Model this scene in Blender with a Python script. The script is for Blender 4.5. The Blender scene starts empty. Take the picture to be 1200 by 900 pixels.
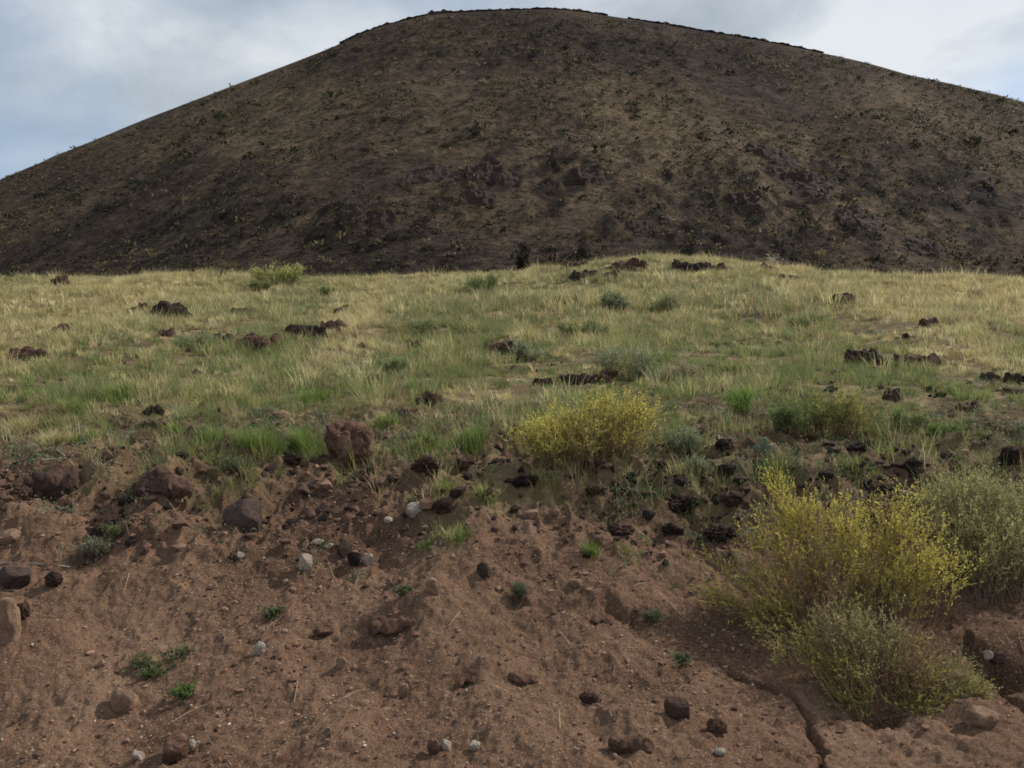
import bpy, bmesh, math
import numpy as np
from mathutils import Vector

RNG = np.random.default_rng(7)
S = bpy.context.scene
COL = S.collection

# ------------------------------------------------------------------ camera
F = 942.0                       # focal length in photo pixels (1200 wide)
CAMZ = 1.7
PITCH = math.atan(80 / F)
cp, sp = math.cos(PITCH), math.sin(PITCH)
cam_d = bpy.data.cameras.new('camera')
cam_d.sensor_width = 36
cam_d.lens = 36 * F / 1200
cam_d.clip_end = 20000
cam_d.clip_start = 0.05
cam = bpy.data.objects.new('camera', cam_d)
COL.objects.link(cam)
cam.location = (0, 0, CAMZ)
cam.rotation_euler = (math.pi / 2 - PITCH, 0, 0)
S.camera = cam


def ray(px, py):
    a = (np.asarray(px, float) - 600) / F
    b = (450 - np.asarray(py, float)) / F
    return a, cp + sp * b, -sp + cp * b


def at_depth(px, py, y):
    dx, dy, dz = ray(px, py)
    t = y / dy
    return np.array([dx * t, y, CAMZ + dz * t])


def project(x, y, z):
    zz = z - CAMZ
    dep = y * cp - zz * sp
    up = y * sp + zz * cp
    dep = np.maximum(dep, 1e-3)
    return 600 + F * x / dep, 450 - F * up / dep


# ------------------------------------------------------------------ noise
def _h(ix, iy, iz, seed):
    n = (ix.astype(np.int64) * 374761393 + iy.astype(np.int64) * 668265263 + iz.astype(np.int64) * 2147483647 + seed * 974634777)
    n = (n ^ (n >> 13)) * 1274126177
    n = n & 0x7fffffff
    n = (n ^ (n >> 16)) * 2246822519
    return ((n & 0xffffff) / float(0xffffff)) * 2 - 1


def vn2(x, y, seed=0):
    x = np.asarray(x, float); y = np.asarray(y, float)
    ix = np.floor(x); iy = np.floor(y)
    fx = x - ix; fy = y - iy
    fx = fx * fx * fx * (fx * (fx * 6 - 15) + 10); fy = fy * fy * fy * (fy * (fy * 6 - 15) + 10)
    z = np.zeros_like(ix)
    a = _h(ix, iy, z, seed); b = _h(ix + 1, iy, z, seed)
    c = _h(ix, iy + 1, z, seed); d = _h(ix + 1, iy + 1, z, seed)
    return (a * (1 - fx) + b * fx) * (1 - fy) + (c * (1 - fx) + d * fx) * fy


def fbm2(x, y, seed=0, octv=4, gain=.5, lac=2.03):
    s = 0; amp = 1; tot = 0
    for o in range(octv):
        ca, sa = math.cos(.6 * o), math.sin(.6 * o)
        s = s + amp * vn2((x * ca - y * sa) * lac ** o + 13.7 * o, (x * sa + y * ca) * lac ** o - 7.1 * o, seed + o)
        tot += amp; amp *= gain
    return s / tot * 1.5


def ridged2(x, y, seed=0, octv=3):
    s = 0; amp = 1; tot = 0
    for o in range(octv):
        s = s + amp * (1 - np.abs(vn2(x * 2.1 ** o + 3.3 * o, y * 2.1 ** o - 5.7 * o, seed + o)) * 2)
        tot += amp; amp *= .5
    return s / tot


def vn3(p, seed=0):
    i = np.floor(p); f = p - i
    f = f * f * (3 - 2 * f)
    r = 0
    for dx in (0, 1):
        for dy in (0, 1):
            for dz in (0, 1):
                w = (f[:, 0] if dx else 1 - f[:, 0]) * (f[:, 1] if dy else 1 - f[:, 1]) * (f[:, 2] if dz else 1 - f[:, 2])
                r = r + w * _h(i[:, 0] + dx, i[:, 1] + dy, i[:, 2] + dz, seed)
    return r


def fbm3(p, seed=0, octv=4, gain=.5):
    s = 0; amp = 1; tot = 0
    for o in range(octv):
        s = s + amp * vn3(p * 2.05 ** o + 11.3 * o, seed + o); tot += amp; amp *= gain
    return s / tot * 1.5


def sstep(a, b, x):
    t = np.clip((x - a) / (b - a), 0, 1)
    return t * t * (3 - 2 * t)


def pchip(xs, ys):
    xs = np.array(xs, float); ys = np.array(ys, float)
    h = np.diff(xs); dl = np.diff(ys) / h
    m = np.zeros_like(xs)
    for i in range(1, len(xs) - 1):
        if dl[i - 1] * dl[i] > 0:
            w1 = 2 * h[i] + h[i - 1]; w2 = h[i] + 2 * h[i - 1]
            m[i] = (w1 + w2) / (w1 / dl[i - 1] + w2 / dl[i])
    m[0] = dl[0]; m[-1] = dl[-1]

    def f(x):
        x = np.clip(np.asarray(x, float), xs[0], xs[-1])
        k = np.clip(np.searchsorted(xs, x, side='right') - 1, 0, len(xs) - 2)
        t = (x - xs[k]) / h[k]
        return ((2 * t ** 3 - 3 * t ** 2 + 1) * ys[k] + (t ** 3 - 2 * t ** 2 + t) * h[k] * m[k]
                + (-2 * t ** 3 + 3 * t ** 2) * ys[k + 1] + (t ** 3 - t ** 2) * h[k] * m[k + 1])
    return f


# ------------------------------------------------------------------ terrain
rows = [(3.0, 903), (3.35, 852), (4.0, 752), (4.8, 652), (5.9, 548), (8.6, 482), (13.5, 432), (22, 384), (34, 348), (47, 329)]
pp = [(-60, -.3), (-5, -.12), (1.5, -.05)]
for d_, r_ in rows:
    pp.append((d_, float(at_depth(600, r_, d_)[2])))
zc = pp[-1][1]
pp += [(56, zc - .1), (75, zc - 2.0), (110, zc - 4.0), (200, zc - 4.5), (1000, zc - 5.0), (9000, zc - 6.0)]
PROF = pchip([a for a, b in pp], [b for a, b in pp])


def H0(x, y):
    """the lie of the land, without clods"""
    z = PROF(y)
    z = z + 1.15 * np.exp(-((x - 8.6) / 8.0) ** 2 - ((y - 49) / 15) ** 2)
    near = sstep(1.5, 3.2, y)
    far = sstep(8, 20, y) * (1 - sstep(60, 90, y))
    z = z + far * (.22 * fbm2(x / 6.0, y / 7.0, 21, 3) + .08 * fbm2(x / 1.7, y / 1.7, 22, 2))
    bank = near * (1 - sstep(6.2, 9.5, y))
    z = z + bank * .10 * fbm2(x / 1.3, y / 2.2, 31, 3)
    return z


def px_ground0(px, py):
    dx, dy, dz = ray(px, py)
    prev = 1.0
    for t in np.geomspace(1.5, 70, 900):
        if CAMZ + dz * t < H0(dx * t, dy * t):
            a, b = prev, t
            for _ in range(30):
                m = .5 * (a + b)
                if CAMZ + dz * m < H0(dx * m, dy * m): b = m
                else: a = m
            return float(dx * b), float(dy * b)
        prev = t
    return float(dx * 48), float(dy * 48)


# mounds and hollows seen on the bank: px, py, radius px (x, y), height m
LUMPS = [(480, 715, 60, 22, .055), (455, 742, 34, 14, -.045), (735, 858, 45, 24, .06), (705, 868, 22, 14, -.05),
         (560, 790, 40, 22, .05), (540, 800, 22, 12, -.05), (720, 712, 50, 16, .06), (725, 725, 26, 8, -.06),
         (55, 560, 60, 24, .12), (50, 590, 40, 14, -.06), (190, 575, 45, 18, .09), (30, 640, 70, 22, .10),
         (20, 770, 70, 40, .12), (1030, 832, 36, 16, -.14), (1160, 705, 60, 20, -.05), (1180, 760, 60, 18, .09),
         (1178, 790, 26, 9, -.12), (1150, 835, 40, 12, .06), (830, 800, 60, 25, .05), (300, 640, 90, 25, .06),
         (100, 820, 90, 30, .04), (380, 860, 80, 30, .05), (330, 830, 40, 30, -.05), (610, 845, 90, 30, .04),
         (850, 720, 40, 16, .05), (880, 790, 50, 18, -.06), (1090, 690, 30, 14, -.08)]
LW = []
for a, b, ra, rb, hh in LUMPS:
    x0, y0 = px_ground0(a, b)
    x1, y1 = px_ground0(a, b - rb)
    LW.append((x0, y0, ra * y0 / F, max(y1 - y0, .05), hh))


def seg_dist(x, y, pts):
    best = np.full(np.shape(x), 1e9); side = np.zeros(np.shape(x))
    for (ax, ay), (bx, by) in zip(pts[:-1], pts[1:]):
        vx, vy = bx - ax, by - ay
        t = np.clip(((x - ax) * vx + (y - ay) * vy) / (vx * vx + vy * vy), 0, 1)
        qx, qy = x - ax - t * vx, y - ay - t * vy
        d = np.hypot(qx, qy)
        m = d < best
        side = np.where(m, np.sign(vx * qy - vy * qx) * d, side)
        best = np.where(m, d, best)
    return best, side


CRACKS = [([(860, 788), (905, 815), (945, 848), (962, 868), (968, 915)], .015, .10),
          ([(780, 866), (850, 886), (905, 884), (958, 888)], .022, .06),
          ([(1140, 762), (1165, 798), (1215, 835)], .03, .07),
          ([(600, 700), (640, 712), (700, 716), (745, 728)], .025, .05),
          ([(350, 742), (385, 742), (420, 735)], .02, .04)]
CW = [([px_ground0(*p) for p in pts], w, dp) for pts, w, dp in CRACKS]


def H(x, y):
    x = np.asarray(x, float); y = np.asarray(y, float)
    z = H0(x, y)
    shp = z.shape
    x1, y1, z1 = x.ravel(), y.ravel(), z.ravel().copy()
    k = (y1 > 1.2) & (y1 < 16) & (np.abs(x1) < 16)
    if k.any():
        xs, ys = x1[k], y1[k]
        w = sstep(1.2, 2.6, ys) * (1 - sstep(11, 16, ys))
        d = np.zeros_like(xs)
        for a, b, ra, rb, hh in LW:
            wob = .35 * vn2(xs * 6, ys * 6, 77)
            q = ((xs - a) / ra) ** 2 + ((ys - b) / rb) ** 2
            m = q < 9
            d[m] += hh * np.exp(-q[m] * (1 + wob[m]))
        for pts, cw, dp in CW:
            wx = xs + .045 * fbm2(xs * 9, ys * 9, 81, 3); wy = ys + .045 * fbm2(xs * 9, ys * 9, 82, 3)
            dist, side = seg_dist(wx, wy, pts)
            dp = dp * np.clip(.75 + .8 * vn2(xs * 7, ys * 7, 83), .1, 1.3); cw = cw * np.clip(1 + .6 * vn2(xs * 11, ys * 11, 84), .4, 1.6)
            d -= dp * np.exp(-(dist / cw) ** 2) - .15 * dp * np.exp(-(dist / .14) ** 2) * (side > 0)
        # rills that run down the bank, clods and crumbs
        ruts = sstep(2.2, 3.4, ys) * (1 - sstep(5.6, 7, ys))
        wx = xs + .25 * fbm2(xs * 1.1, ys * 1.1, 41, 2) + .35 * (ys - 4)
        d += ruts * (.022 * ridged2(wx * 1.5 + .3 * fbm2(xs * 3, ys * 3, 48, 2), ys * .8, 42, 3) + .024 * fbm2(xs * 2.3, ys * 2.3, 49, 3))
        tr = sstep(4.3, 5.3, ys) * (1 - sstep(7.5, 10, ys))
        lump = fbm2(xs * 4.2, ys * 4.2, 43, 3)
        d += (.020 + .055 * tr) * lump
        cl = np.maximum(0, ridged2(xs * 9, ys * 9, 45, 2) - .25)
        d += (.014 + .04 * tr) * cl
        d += .011 * fbm2(xs * 22, ys * 22, 47, 3) + .006 * np.maximum(0, ridged2(xs * 30, ys * 30, 50, 2) - .2)
        z1[k] += w * d
    return z1.reshape(shp)


def px_ground(px, py):
    dx, dy, dz = ray(px, py)
    t = np.geomspace(1.5, 70, 5000)
    under = CAMZ + dz * t < H(dx * t, dy * t)
    if not under.any():
        return px_ground0(px, py)
    b = t[np.argmax(under)]
    return float(dx * b), float(dy * b)


# ------------------------------------------------------------------ mesh helpers
def mesh_np(name, verts, faces_list, col=None, smooth=False):
    """faces_list: list of int arrays (n,k)"""
    me = bpy.data.meshes.new(name)
    verts = np.ascontiguousarray(verts, dtype=np.float32)
    me.vertices.add(len(verts)); me.vertices.foreach_set('co', verts.ravel())
    loops = np.concatenate([f.ravel() for f in faces_list]).astype(np.int32)
    tot = np.concatenate([np.full(len(f), f.shape[1]) for f in faces_list]).astype(np.int32)
    start = np.concatenate([[0], np.cumsum(tot)[:-1]]).astype(np.int32)
    me.loops.add(len(loops)); me.loops.foreach_set('vertex_index', loops)
    me.polygons.add(len(tot)); me.polygons.foreach_set('loop_start', start); me.polygons.foreach_set('loop_total', tot)
    me.polygons.foreach_set('use_smooth', np.full(len(tot), smooth, dtype=bool))
    me.update(calc_edges=True)
    if col is not None:
        c = np.ones((len(verts), 4), dtype=np.float32); c[:, :3] = col
        at = me.color_attributes.new('tint', 'FLOAT_COLOR', 'POINT')
        at.data.foreach_set('color', c.ravel())
    me.validate()
    return me


def link(name, me, mat=None, parent=None, loc=(0, 0, 0)):
    o = bpy.data.objects.new(name, me); COL.objects.link(o)
    if mat is not None and me is not None and len(me.materials) == 0: me.materials.append(mat)
    o.location = loc
    if parent: o.parent = parent
    return o


def tag(o, label=None, cat=None, group=None, kind=None):
    if label: o['label'] = label
    if cat: o['category'] = cat
    if group: o['group'] = group
    if kind: o['kind'] = kind
    return o


# ------------------------------------------------------------------ materials
def new_mat(name):
    m = bpy.data.materials.new(name); m.use_nodes = True
    nt = m.node_tree
    for n in list(nt.nodes): nt.nodes.remove(n)
    out = nt.nodes.new('ShaderNodeOutputMaterial')
    return m, nt, out


def N(nt, typ, **kw):
    n = nt.nodes.new(typ)
    for k, v in kw.items():
        if k in n.inputs.keys() if isinstance(k, str) else False: n.inputs[k].default_value = v
        else: setattr(n, k, v)
    return n


def noise(nt, co, scale, detail=4, rough=.6, dist=0.0):
    n = nt.nodes.new('ShaderNodeTexNoise')
    n.inputs['Scale'].default_value = scale; n.inputs['Detail'].default_value = detail
    n.inputs['Roughness'].default_value = rough; n.inputs['Distortion'].default_value = dist
    if co is not None: nt.links.new(co, n.inputs['Vector'])
    return n


def ramp(nt, src, stops):
    r = nt.nodes.new('ShaderNodeValToRGB')
    el = r.color_ramp.elements
    while len(el) < len(stops): el.new(.5)
    for e, (p, c) in zip(el, stops):
        e.position = p; e.color = (*c, 1) if len(c) == 3 else c
    nt.links.new(src, r.inputs['Fac'])
    return r


def mix(nt, fac, a, b, mode='MIX'):
    m = nt.nodes.new('ShaderNodeMix'); m.data_type = 'RGBA'; m.blend_type = mode
    for sock, v in ((0, fac), (6, a), (7, b)):
        if isinstance(v, (int, float)): m.inputs[sock].default_value = v
        elif isinstance(v, tuple): m.inputs[sock].default_value = (*v, 1)
        else: nt.links.new(v, m.inputs[sock])
    return m.outputs[2]


def mth(nt, op, a, b=None, c=None):
    m = nt.nodes.new('ShaderNodeMath'); m.operation = op
    for i, v in enumerate((a, b, c)):
        if v is None: continue
        if isinstance(v, (int, float)): m.inputs[i].default_value = v
        else: nt.links.new(v, m.inputs[i])
    return m.outputs[0]


def maprange(nt, v, a, b, c=0., d=1.):
    m = nt.nodes.new('ShaderNodeMapRange'); m.interpolation_type = 'SMOOTHSTEP'
    nt.links.new(v, m.inputs[0])
    for i, q in enumerate((a, b, c, d)): m.inputs[i + 1].default_value = q
    return m.outputs[0]


def attr(nt, name):
    a = nt.nodes.new('ShaderNodeAttribute'); a.attribute_name = name
    return a


def pos(nt):
    return nt.nodes.new('ShaderNodeNewGeometry').outputs['Position']


def bsdf(nt, out, color, rough=.9, normal=None, spec=.2):
    b = nt.nodes.new('ShaderNodeBsdfPrincipled')
    if isinstance(color, tuple): b.inputs['Base Color'].default_value = (*color, 1)
    else: nt.links.new(color, b.inputs['Base Color'])
    b.inputs['Roughness'].default_value = rough
    b.inputs['Specular IOR Level'].default_value = spec
    if normal is not None: nt.links.new(normal, b.inputs['Normal'])
    nt.links.new(b.outputs[0], out.inputs['Surface'])
    return b


def bump(nt, h, strength, dist, prev=None):
    b = nt.nodes.new('ShaderNodeBump'); b.inputs['Strength'].default_value = strength; b.inputs['Distance'].default_value = dist
    nt.links.new(h, b.inputs['Height'])
    if prev is not None: nt.links.new(prev, b.inputs['Normal'])
    return b.outputs[0]


def mat_ground():
    m, nt, out = new_mat('dirt')
    P = pos(nt)
    big = noise(nt, P, .9, 5, .6, .4)
    c = ramp(nt, big.outputs['Fac'], [(.30, (.094, .054, .035)), (.46, (.150, .088, .057)), (.60, (.192, .117, .077)), (.76, (.265, .172, .118))]).outputs['Color']
    mid = noise(nt, P, 7, 6, .7, .3)
    c = mix(nt, .75, c, ramp(nt, mid.outputs['Fac'], [(.30, (.30, .27, .26)), (.5, (.5, .5, .5)), (.72, (.72, .70, .66))]).outputs['Color'], 'OVERLAY')
    fine = noise(nt, P, 60, 5, .75)
    c = mix(nt, .6, c, ramp(nt, fine.outputs['Fac'], [(.28, (.22, .2, .19)), (.5, (.5, .5, .5)), (.75, (.8, .78, .74))]).outputs['Color'], 'OVERLAY')
    v = nt.nodes.new('ShaderNodeTexVoronoi'); v.inputs['Scale'].default_value = 75
    nt.links.new(P, v.inputs['Vector'])
    sep = nt.nodes.new('ShaderNodeSeparateColor'); nt.links.new(v.outputs['Color'], sep.inputs[0])
    isp = mth(nt, 'MULTIPLY', mth(nt, 'GREATER_THAN', sep.outputs[0], .72), mth(nt, 'LESS_THAN', v.outputs['Distance'], .34))
    pc = ramp(nt, sep.outputs[1], [(0, (.09, .05, .04)), (.35, (.22, .13, .09)), (.75, (.28, .20, .145)), (1, (.38, .31, .25))]).outputs['Color']
    c = mix(nt, mth(nt, 'MULTIPLY', isp, .8), c, pc)
    v2 = nt.nodes.new('ShaderNodeTexVoronoi'); v2.inputs['Scale'].default_value = 170
    nt.links.new(P, v2.inputs['Vector'])
    sep2 = nt.nodes.new('ShaderNodeSeparateColor'); nt.links.new(v2.outputs['Color'], sep2.inputs[0])
    c = mix(nt, mth(nt, 'MULTIPLY', mth(nt, 'GREATER_THAN', sep2.outputs[0], .8), .6), c,
            ramp(nt, sep2.outputs[1], [(0, (.08, .045, .035)), (.6, (.26, .17, .12)), (1, (.36, .28, .22))]).outputs['Color'])
    # humus and litter under the grass
    g = attr(nt, 'turf').outputs['Fac']
    lit = ramp(nt, noise(nt, P, 2.2, 6, .7).outputs['Fac'], [(.32, (.075, .050, .032)), (.5, (.15, .11, .062)), (.68, (.30, .24, .13))]).outputs['Color']
    lit = mix(nt, .6, lit, ramp(nt, fine.outputs['Fac'], [(.28, (.2, .2, .2)), (.5, (.5, .5, .5)), (.75, (.8, .8, .76))]).outputs['Color'], 'OVERLAY')
    c = mix(nt, g, c, lit)
    hgt = mth(nt, 'ADD', mth(nt, 'MULTIPLY', mth(nt, 'SUBTRACT', .5, v.outputs['Distance']), mth(nt, 'MULTIPLY', isp, 1.2)), fine.outputs['Fac'])
    gr = noise(nt, P, 190, 4, .8)
    nb = bump(nt, gr.outputs['Fac'], .8, .006)
    nb = bump(nt, hgt, .9, .012, nb)
    nb = bump(nt, mid.outputs['Fac'], .6, .05, nb)
    bsdf(nt, out, c, .95, nb, .1)
    return m


def mat_rock(name, dark, midc, light, scale=6., pits=True, rough=.92):
    m, nt, out = new_mat(name)
    tc = nt.nodes.new('ShaderNodeTexCoord')
    P = pos(nt)
    n1 = noise(nt, P, scale, 6, .7, .5)
    c = ramp(nt, n1.outputs['Fac'], [(.3, dark), (.5, midc), (.72, light)]).outputs['Color']
    n2 = noise(nt, P, scale * 9, 4, .7)
    c = mix(nt, .55, c, ramp(nt, n2.outputs['Fac'], [(.3, (.25, .25, .25)), (.5, (.5, .5, .5)), (.72, (.75, .74, .72))]).outputs['Color'], 'OVERLAY')
    nb = bump(nt, n2.outputs['Fac'], .8, .02)
    nb = bump(nt, n1.outputs['Fac'], .7, .06, nb)
    bsdf(nt, out, c, rough, nb, .15)
    return m


def mat_tint(name, transl=.35, rough=.7, var=.0):
    m, nt, out = new_mat(name)
    c = attr(nt, 'tint').outputs['Color']
    b = nt.nodes.new('ShaderNodeBsdfPrincipled'); b.inputs['Roughness'].default_value = rough; b.inputs['Specular IOR Level'].default_value = .15
    nt.links.new(c, b.inputs['Base Color'])
    if transl > 0:
        t = nt.nodes.new('ShaderNodeBsdfTranslucent'); nt.links.new(c, t.inputs['Color'])
        mx = nt.nodes.new('ShaderNodeMixShader'); mx.inputs[0].default_value = transl
        nt.links.new(b.outputs[0], mx.inputs[1]); nt.links.new(t.outputs[0], mx.inputs[2])
        nt.links.new(mx.outputs[0], out.inputs['Surface'])
    else:
        nt.links.new(b.outputs[0], out.inputs['Surface'])
    return m


def mat_hill():
    m, nt, out = new_mat('cinder_slope')
    P = pos(nt)
    mp = nt.nodes.new('ShaderNodeMapping'); mp.inputs['Scale'].default_value = (.8, 1, 1)
    nt.links.new(P, mp.inputs['Vector'])
    Q = mp.outputs[0]
    big = noise(nt, Q, .012, 5, .6, .3)
    med = noise(nt, Q, .11, 6, .75, .4)
    fin = noise(nt, Q, .42, 4, .8)
    g = attr(nt, 'sward').outputs['Fac']
    k = mth(nt, 'ADD', mth(nt, 'MULTIPLY', med.outputs['Fac'], .75), mth(nt, 'MULTIPLY', big.outputs['Fac'], .16))
    k = mth(nt, 'ADD', k, .095)
    k = mth(nt, 'ADD', k, mth(nt, 'MULTIPLY', mth(nt, 'SUBTRACT', g, .5), .34))
    c = ramp(nt, k, [(.34, (.025, .019, .017)), (.47, (.049, .036, .029)), (.60, (.082, .060, .042)), (.78, (.150, .111, .071))]).outputs['Color']  # dark cinder and grass tones, kept low to paint in cloud shadow too
    c = mix(nt, .85, c, ramp(nt, fin.outputs['Fac'], [(.34, (.12, .12, .13)), (.5, (.5, .5, .5)), (.66, (.86, .84, .78))]).outputs['Color'], 'OVERLAY')
    lv = attr(nt, 'lava').outputs['Fac']
    lv = maprange(nt, mth(nt, 'ADD', lv, mth(nt, 'MULTIPLY', mth(nt, 'SUBTRACT', fin.outputs['Fac'], .5), 2.6)), .46, .70)
    c = mix(nt, mth(nt, 'MULTIPLY', lv, .75), c, (.013, .011, .011))
    nb = bump(nt, fin.outputs['Fac'], .8, 1.5)
    nb = bump(nt, med.outputs['Fac'], .6, 4, nb)
    bsdf(nt, out, c, .95, nb, .05)
    return m


M_GROUND = mat_ground()
M_LAVA = mat_rock('dark_lava', (.016, .012, .011), (.036, .025, .021), (.105, .068, .052), 7)
M_BROWN = mat_rock('brown_lava', (.034, .020, .016), (.075, .044, .034), (.17, .10, .075), 7)
M_RED = mat_rock('red_scoria', (.050, .027, .021), (.140, .078, .056), (.32, .205, .15), 6)
M_GREY = mat_rock('purple_grey_rock', (.055, .036, .032), (.088, .058, .05), (.125, .086, .074), 9)
M_PALE = mat_rock('pale_stone', (.36, .28, .22), (.52, .43, .36), (.68, .59, .51), 25)
M_TAN = mat_rock('tan_stone', (.24, .145, .095), (.36, .23, .155), (.48, .33, .23), 20)
M_CLOD = mat_rock('dirt_clod', (.07, .037, .025), (.135, .074, .05), (.22, .13, .09), 10)
M_LEAF = mat_tint('leaf', .38, .6)
M_BLADE = mat_tint('grass_blade', .42, .6)
M_STEM = mat_tint('stem', 0, .85)
M_PEB = mat_tint('pebble', 0, .9)
M_HILL = mat_hill()

# ------------------------------------------------------------------ ground sheet
BND = np.array([(-400, 520), (0, 535), (110, 532), (200, 540), (300, 548), (370, 545), (450, 570), (520, 600), (560, 598), (640, 575), (740, 565), (800, 600), (860, 610), (960, 590), (1080, 590), (1200, 580), (1700, 560)], float)


def turf_mask(x, y, z=None):
    """1 on the grassland, 0 on the bare bank"""
    z = H0(x, y) if z is None else z
    px, py = project(x, np.maximum(y, 1.5), z)
    b = np.interp(px, BND[:, 0], BND[:, 1])
    wob = 48 * fbm2(x * 1.5, y * 1.5, 91, 4)
    m = sstep(60, -55, py - b + wob)
    return np.where(y < 2, 0, m)


def ground_sheet():
    yr = np.concatenate([-np.geomspace(60, 2, 14), np.linspace(-1, 2.2, 12), np.arange(2.4, 9, .0115), np.geomspace(9, 75, 420), np.geomspace(80, 9000, 60)])
    t = np.concatenate([-np.geomspace(3, 1.25, 16)[:-1], np.linspace(-1.25, -.75, 140)[:-1], np.linspace(-.75, .75, 760), np.linspace(.75, 1.25, 140)[1:], np.geomspace(1.25, 3, 16)[1:]])
    w = np.maximum(yr, 2.6)
    w = np.where(yr < 2.6, 2.6 + (2.6 - yr) * 1.0, w)
    X = t[None, :] * w[:, None]
    Y = np.repeat(yr[:, None], len(t), 1)
    Z = H(X, Y)
    v = np.stack([X, Y, Z], -1).reshape(-1, 3)
    nr, nc = X.shape
    i = np.arange(nr - 1)[:, None] * nc + np.arange(nc - 1)[None, :]
    f = np.stack([i, i + 1, i + nc + 1, i + nc], -1).reshape(-1, 4)
    me = mesh_np('ground', v, [f], smooth=True)
    tm = turf_mask(X, Y).ravel().astype(np.float32)
    a = me.attributes.new('turf', 'FLOAT', 'POINT'); a.data.foreach_set('value', tm)
    o = link('ground', me, M_GROUND)
    tag(o, 'bare reddish brown dirt bank rising into grassland', 'ground', kind='structure')


ground_sheet()

# ------------------------------------------------------------------ cinder cone
SKY = [(-500, 400), (-300, 335), (-150, 277), (0, 217), (60, 191), (120, 166), (180, 141), (240, 118), (300, 95), (360, 72), (400, 56), (425, 44), (450, 35), (480, 27), (510, 21), (550, 18),
       (600, 16), (640, 15), (680, 18), (720, 24), (760, 30), (800, 37), (850, 45), (900, 54), (950, 64), (1000, 75), (1050, 89), (1100, 100), (1150, 112), (1200, 126), (1350, 172), (1500, 230), (1750, 340), (1900, 400)]
HD = 600.0
rx, rz = [], []
for a, b in SKY:
    q = at_depth(a, b, HD); rx.append(q[0]); rz.append(q[2])
RIDGE = pchip(rx, rz)


def hill_base(x, y):
    s = RIDGE(x)
    u = np.abs(y - HD)
    u = np.sqrt(u * u + 20 ** 2) - 20
    z = s - .60 * u
    z = 1.5 + 14 * np.logaddexp(0, (z - 1.5) / 14)
    return z - 6 * np.exp(-np.maximum(z, 0) / 18)


def hill_lava(x, y):
    """where dark lava rubble breaks through the slope"""
    z = hill_base(x, y)
    px, py = project(x, y, z)
    zone = np.exp(-((px - 1000) / 190) ** 2 - ((py - 240) / 60) ** 2) + .6 * np.exp(-((px - 640) / 130) ** 2 - ((py - 205) / 45) ** 2)
    zone += .55 * np.exp(-((px - 420) / 90) ** 2 - ((py - 262) / 22) ** 2) + .5 * np.exp(-((px - 740) / 90) ** 2 - ((py - 275) / 26) ** 2)
    zone += .5 * np.exp(-((px - 250) / 130) ** 2 - ((py - 255) / 30) ** 2) + .42 * np.exp(-((px - 650) / 260) ** 2 - ((py - 60) / 30) ** 2)
    zone += .55 * np.exp(-((px - 545) / 60) ** 2 - ((py - 210) / 8) ** 2)
    zone += .6 * np.exp(-((px - 900) / 50) ** 2 - ((py - 190) / 24) ** 2) + .35 * np.exp(-((px - 1180) / 90) ** 2 - ((py - 200) / 30) ** 2)
    st = (x - .9 * (z - 60))
    streak = fbm2(st / 9, (x * .5 + y) / 30, 121, 4)
    n = fbm2(x / 6, y / 9, 122, 4)
    return np.clip(.28 + 1.15 * np.minimum(zone, 1) * (.42 + 1.0 * streak + .7 * n) + .16 * n - .1, 0, 1)


def hill_z(X, Y, lv=None):
    Z = hill_base(X, Y)
    on = sstep(2, 14, Z)
    lv = hill_lava(X, Y) if lv is None else lv
    top = sstep(45, 12, np.abs(Y - HD))
    Z = Z + on * (1 - top) * (1.3 * fbm2(X / 22, Y / 30, 101, 4) + (.9 + 2.4 * sstep(.30, .6, lv)) * np.maximum(0, ridged2(X / 7, Y / 8, 102, 3) - .15))
    return Z + on * 2.2 * (ridged2((X - .5 * Z) / 46, Y / 160, 103, 2) - .4) * (1 - top)


def hill():
    xs = np.concatenate([np.arange(-1000, -520, 8), np.arange(-520, 520, 1.2), np.arange(520, 1150, 8)])
    ys = np.concatenate([np.arange(150, 240, 3), np.arange(240, 612, 1.3), np.arange(612, 1100, 8)])
    X, Y = np.meshgrid(xs, ys)
    lv = hill_lava(X, Y)
    Z = hill_z(X, Y, lv)
    v = np.stack([X, Y, Z], -1).reshape(-1, 3)
    nr, nc = X.shape
    i = np.arange(nr - 1)[:, None] * nc + np.arange(nc - 1)[None, :]
    f = np.stack([i, i + 1, i + nc + 1, i + nc], -1).reshape(-1, 4)
    me = mesh_np('hill', v, [f], smooth=True)
    px, py = project(X, Y, Z)
    sw = .5 + .35 * fbm2(X / 60, Y / 70, 111, 3)
    sw += .30 * np.exp(-((py - 165) / 45) ** 2) * (1 - .6 * np.exp(-((px - 980) / 150) ** 2)) - .22 * sstep(115, 45, py) - .26 * sstep(215, 300, py) - .22 * np.exp(-((px - 330) / 260) ** 2 - ((py - 205) / 22) ** 2)
    a = me.attributes.new('lava', 'FLOAT', 'POINT'); a.data.foreach_set('value', lv.ravel().astype(np.float32))
    a = me.attributes.new('sward', 'FLOAT', 'POINT'); a.data.foreach_set('value', np.clip(sw, 0, 1).ravel().astype(np.float32))
    tag(link('hill', me, M_HILL), 'big dark brown cinder cone with scattered scrub filling the background', 'hill', kind='structure')


hill()


def hill_at(px, py):
    dx, dy, dz = ray(px, py)
    y = np.arange(160, HD + 2, 1.0)
    t = y / dy
    u = CAMZ + dz * t < hill_base(dx * t, y) + .4
    k = np.argmax(u) if u.any() else len(y) - 3
    return float(dx * t[k]), float(y[k])


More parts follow.
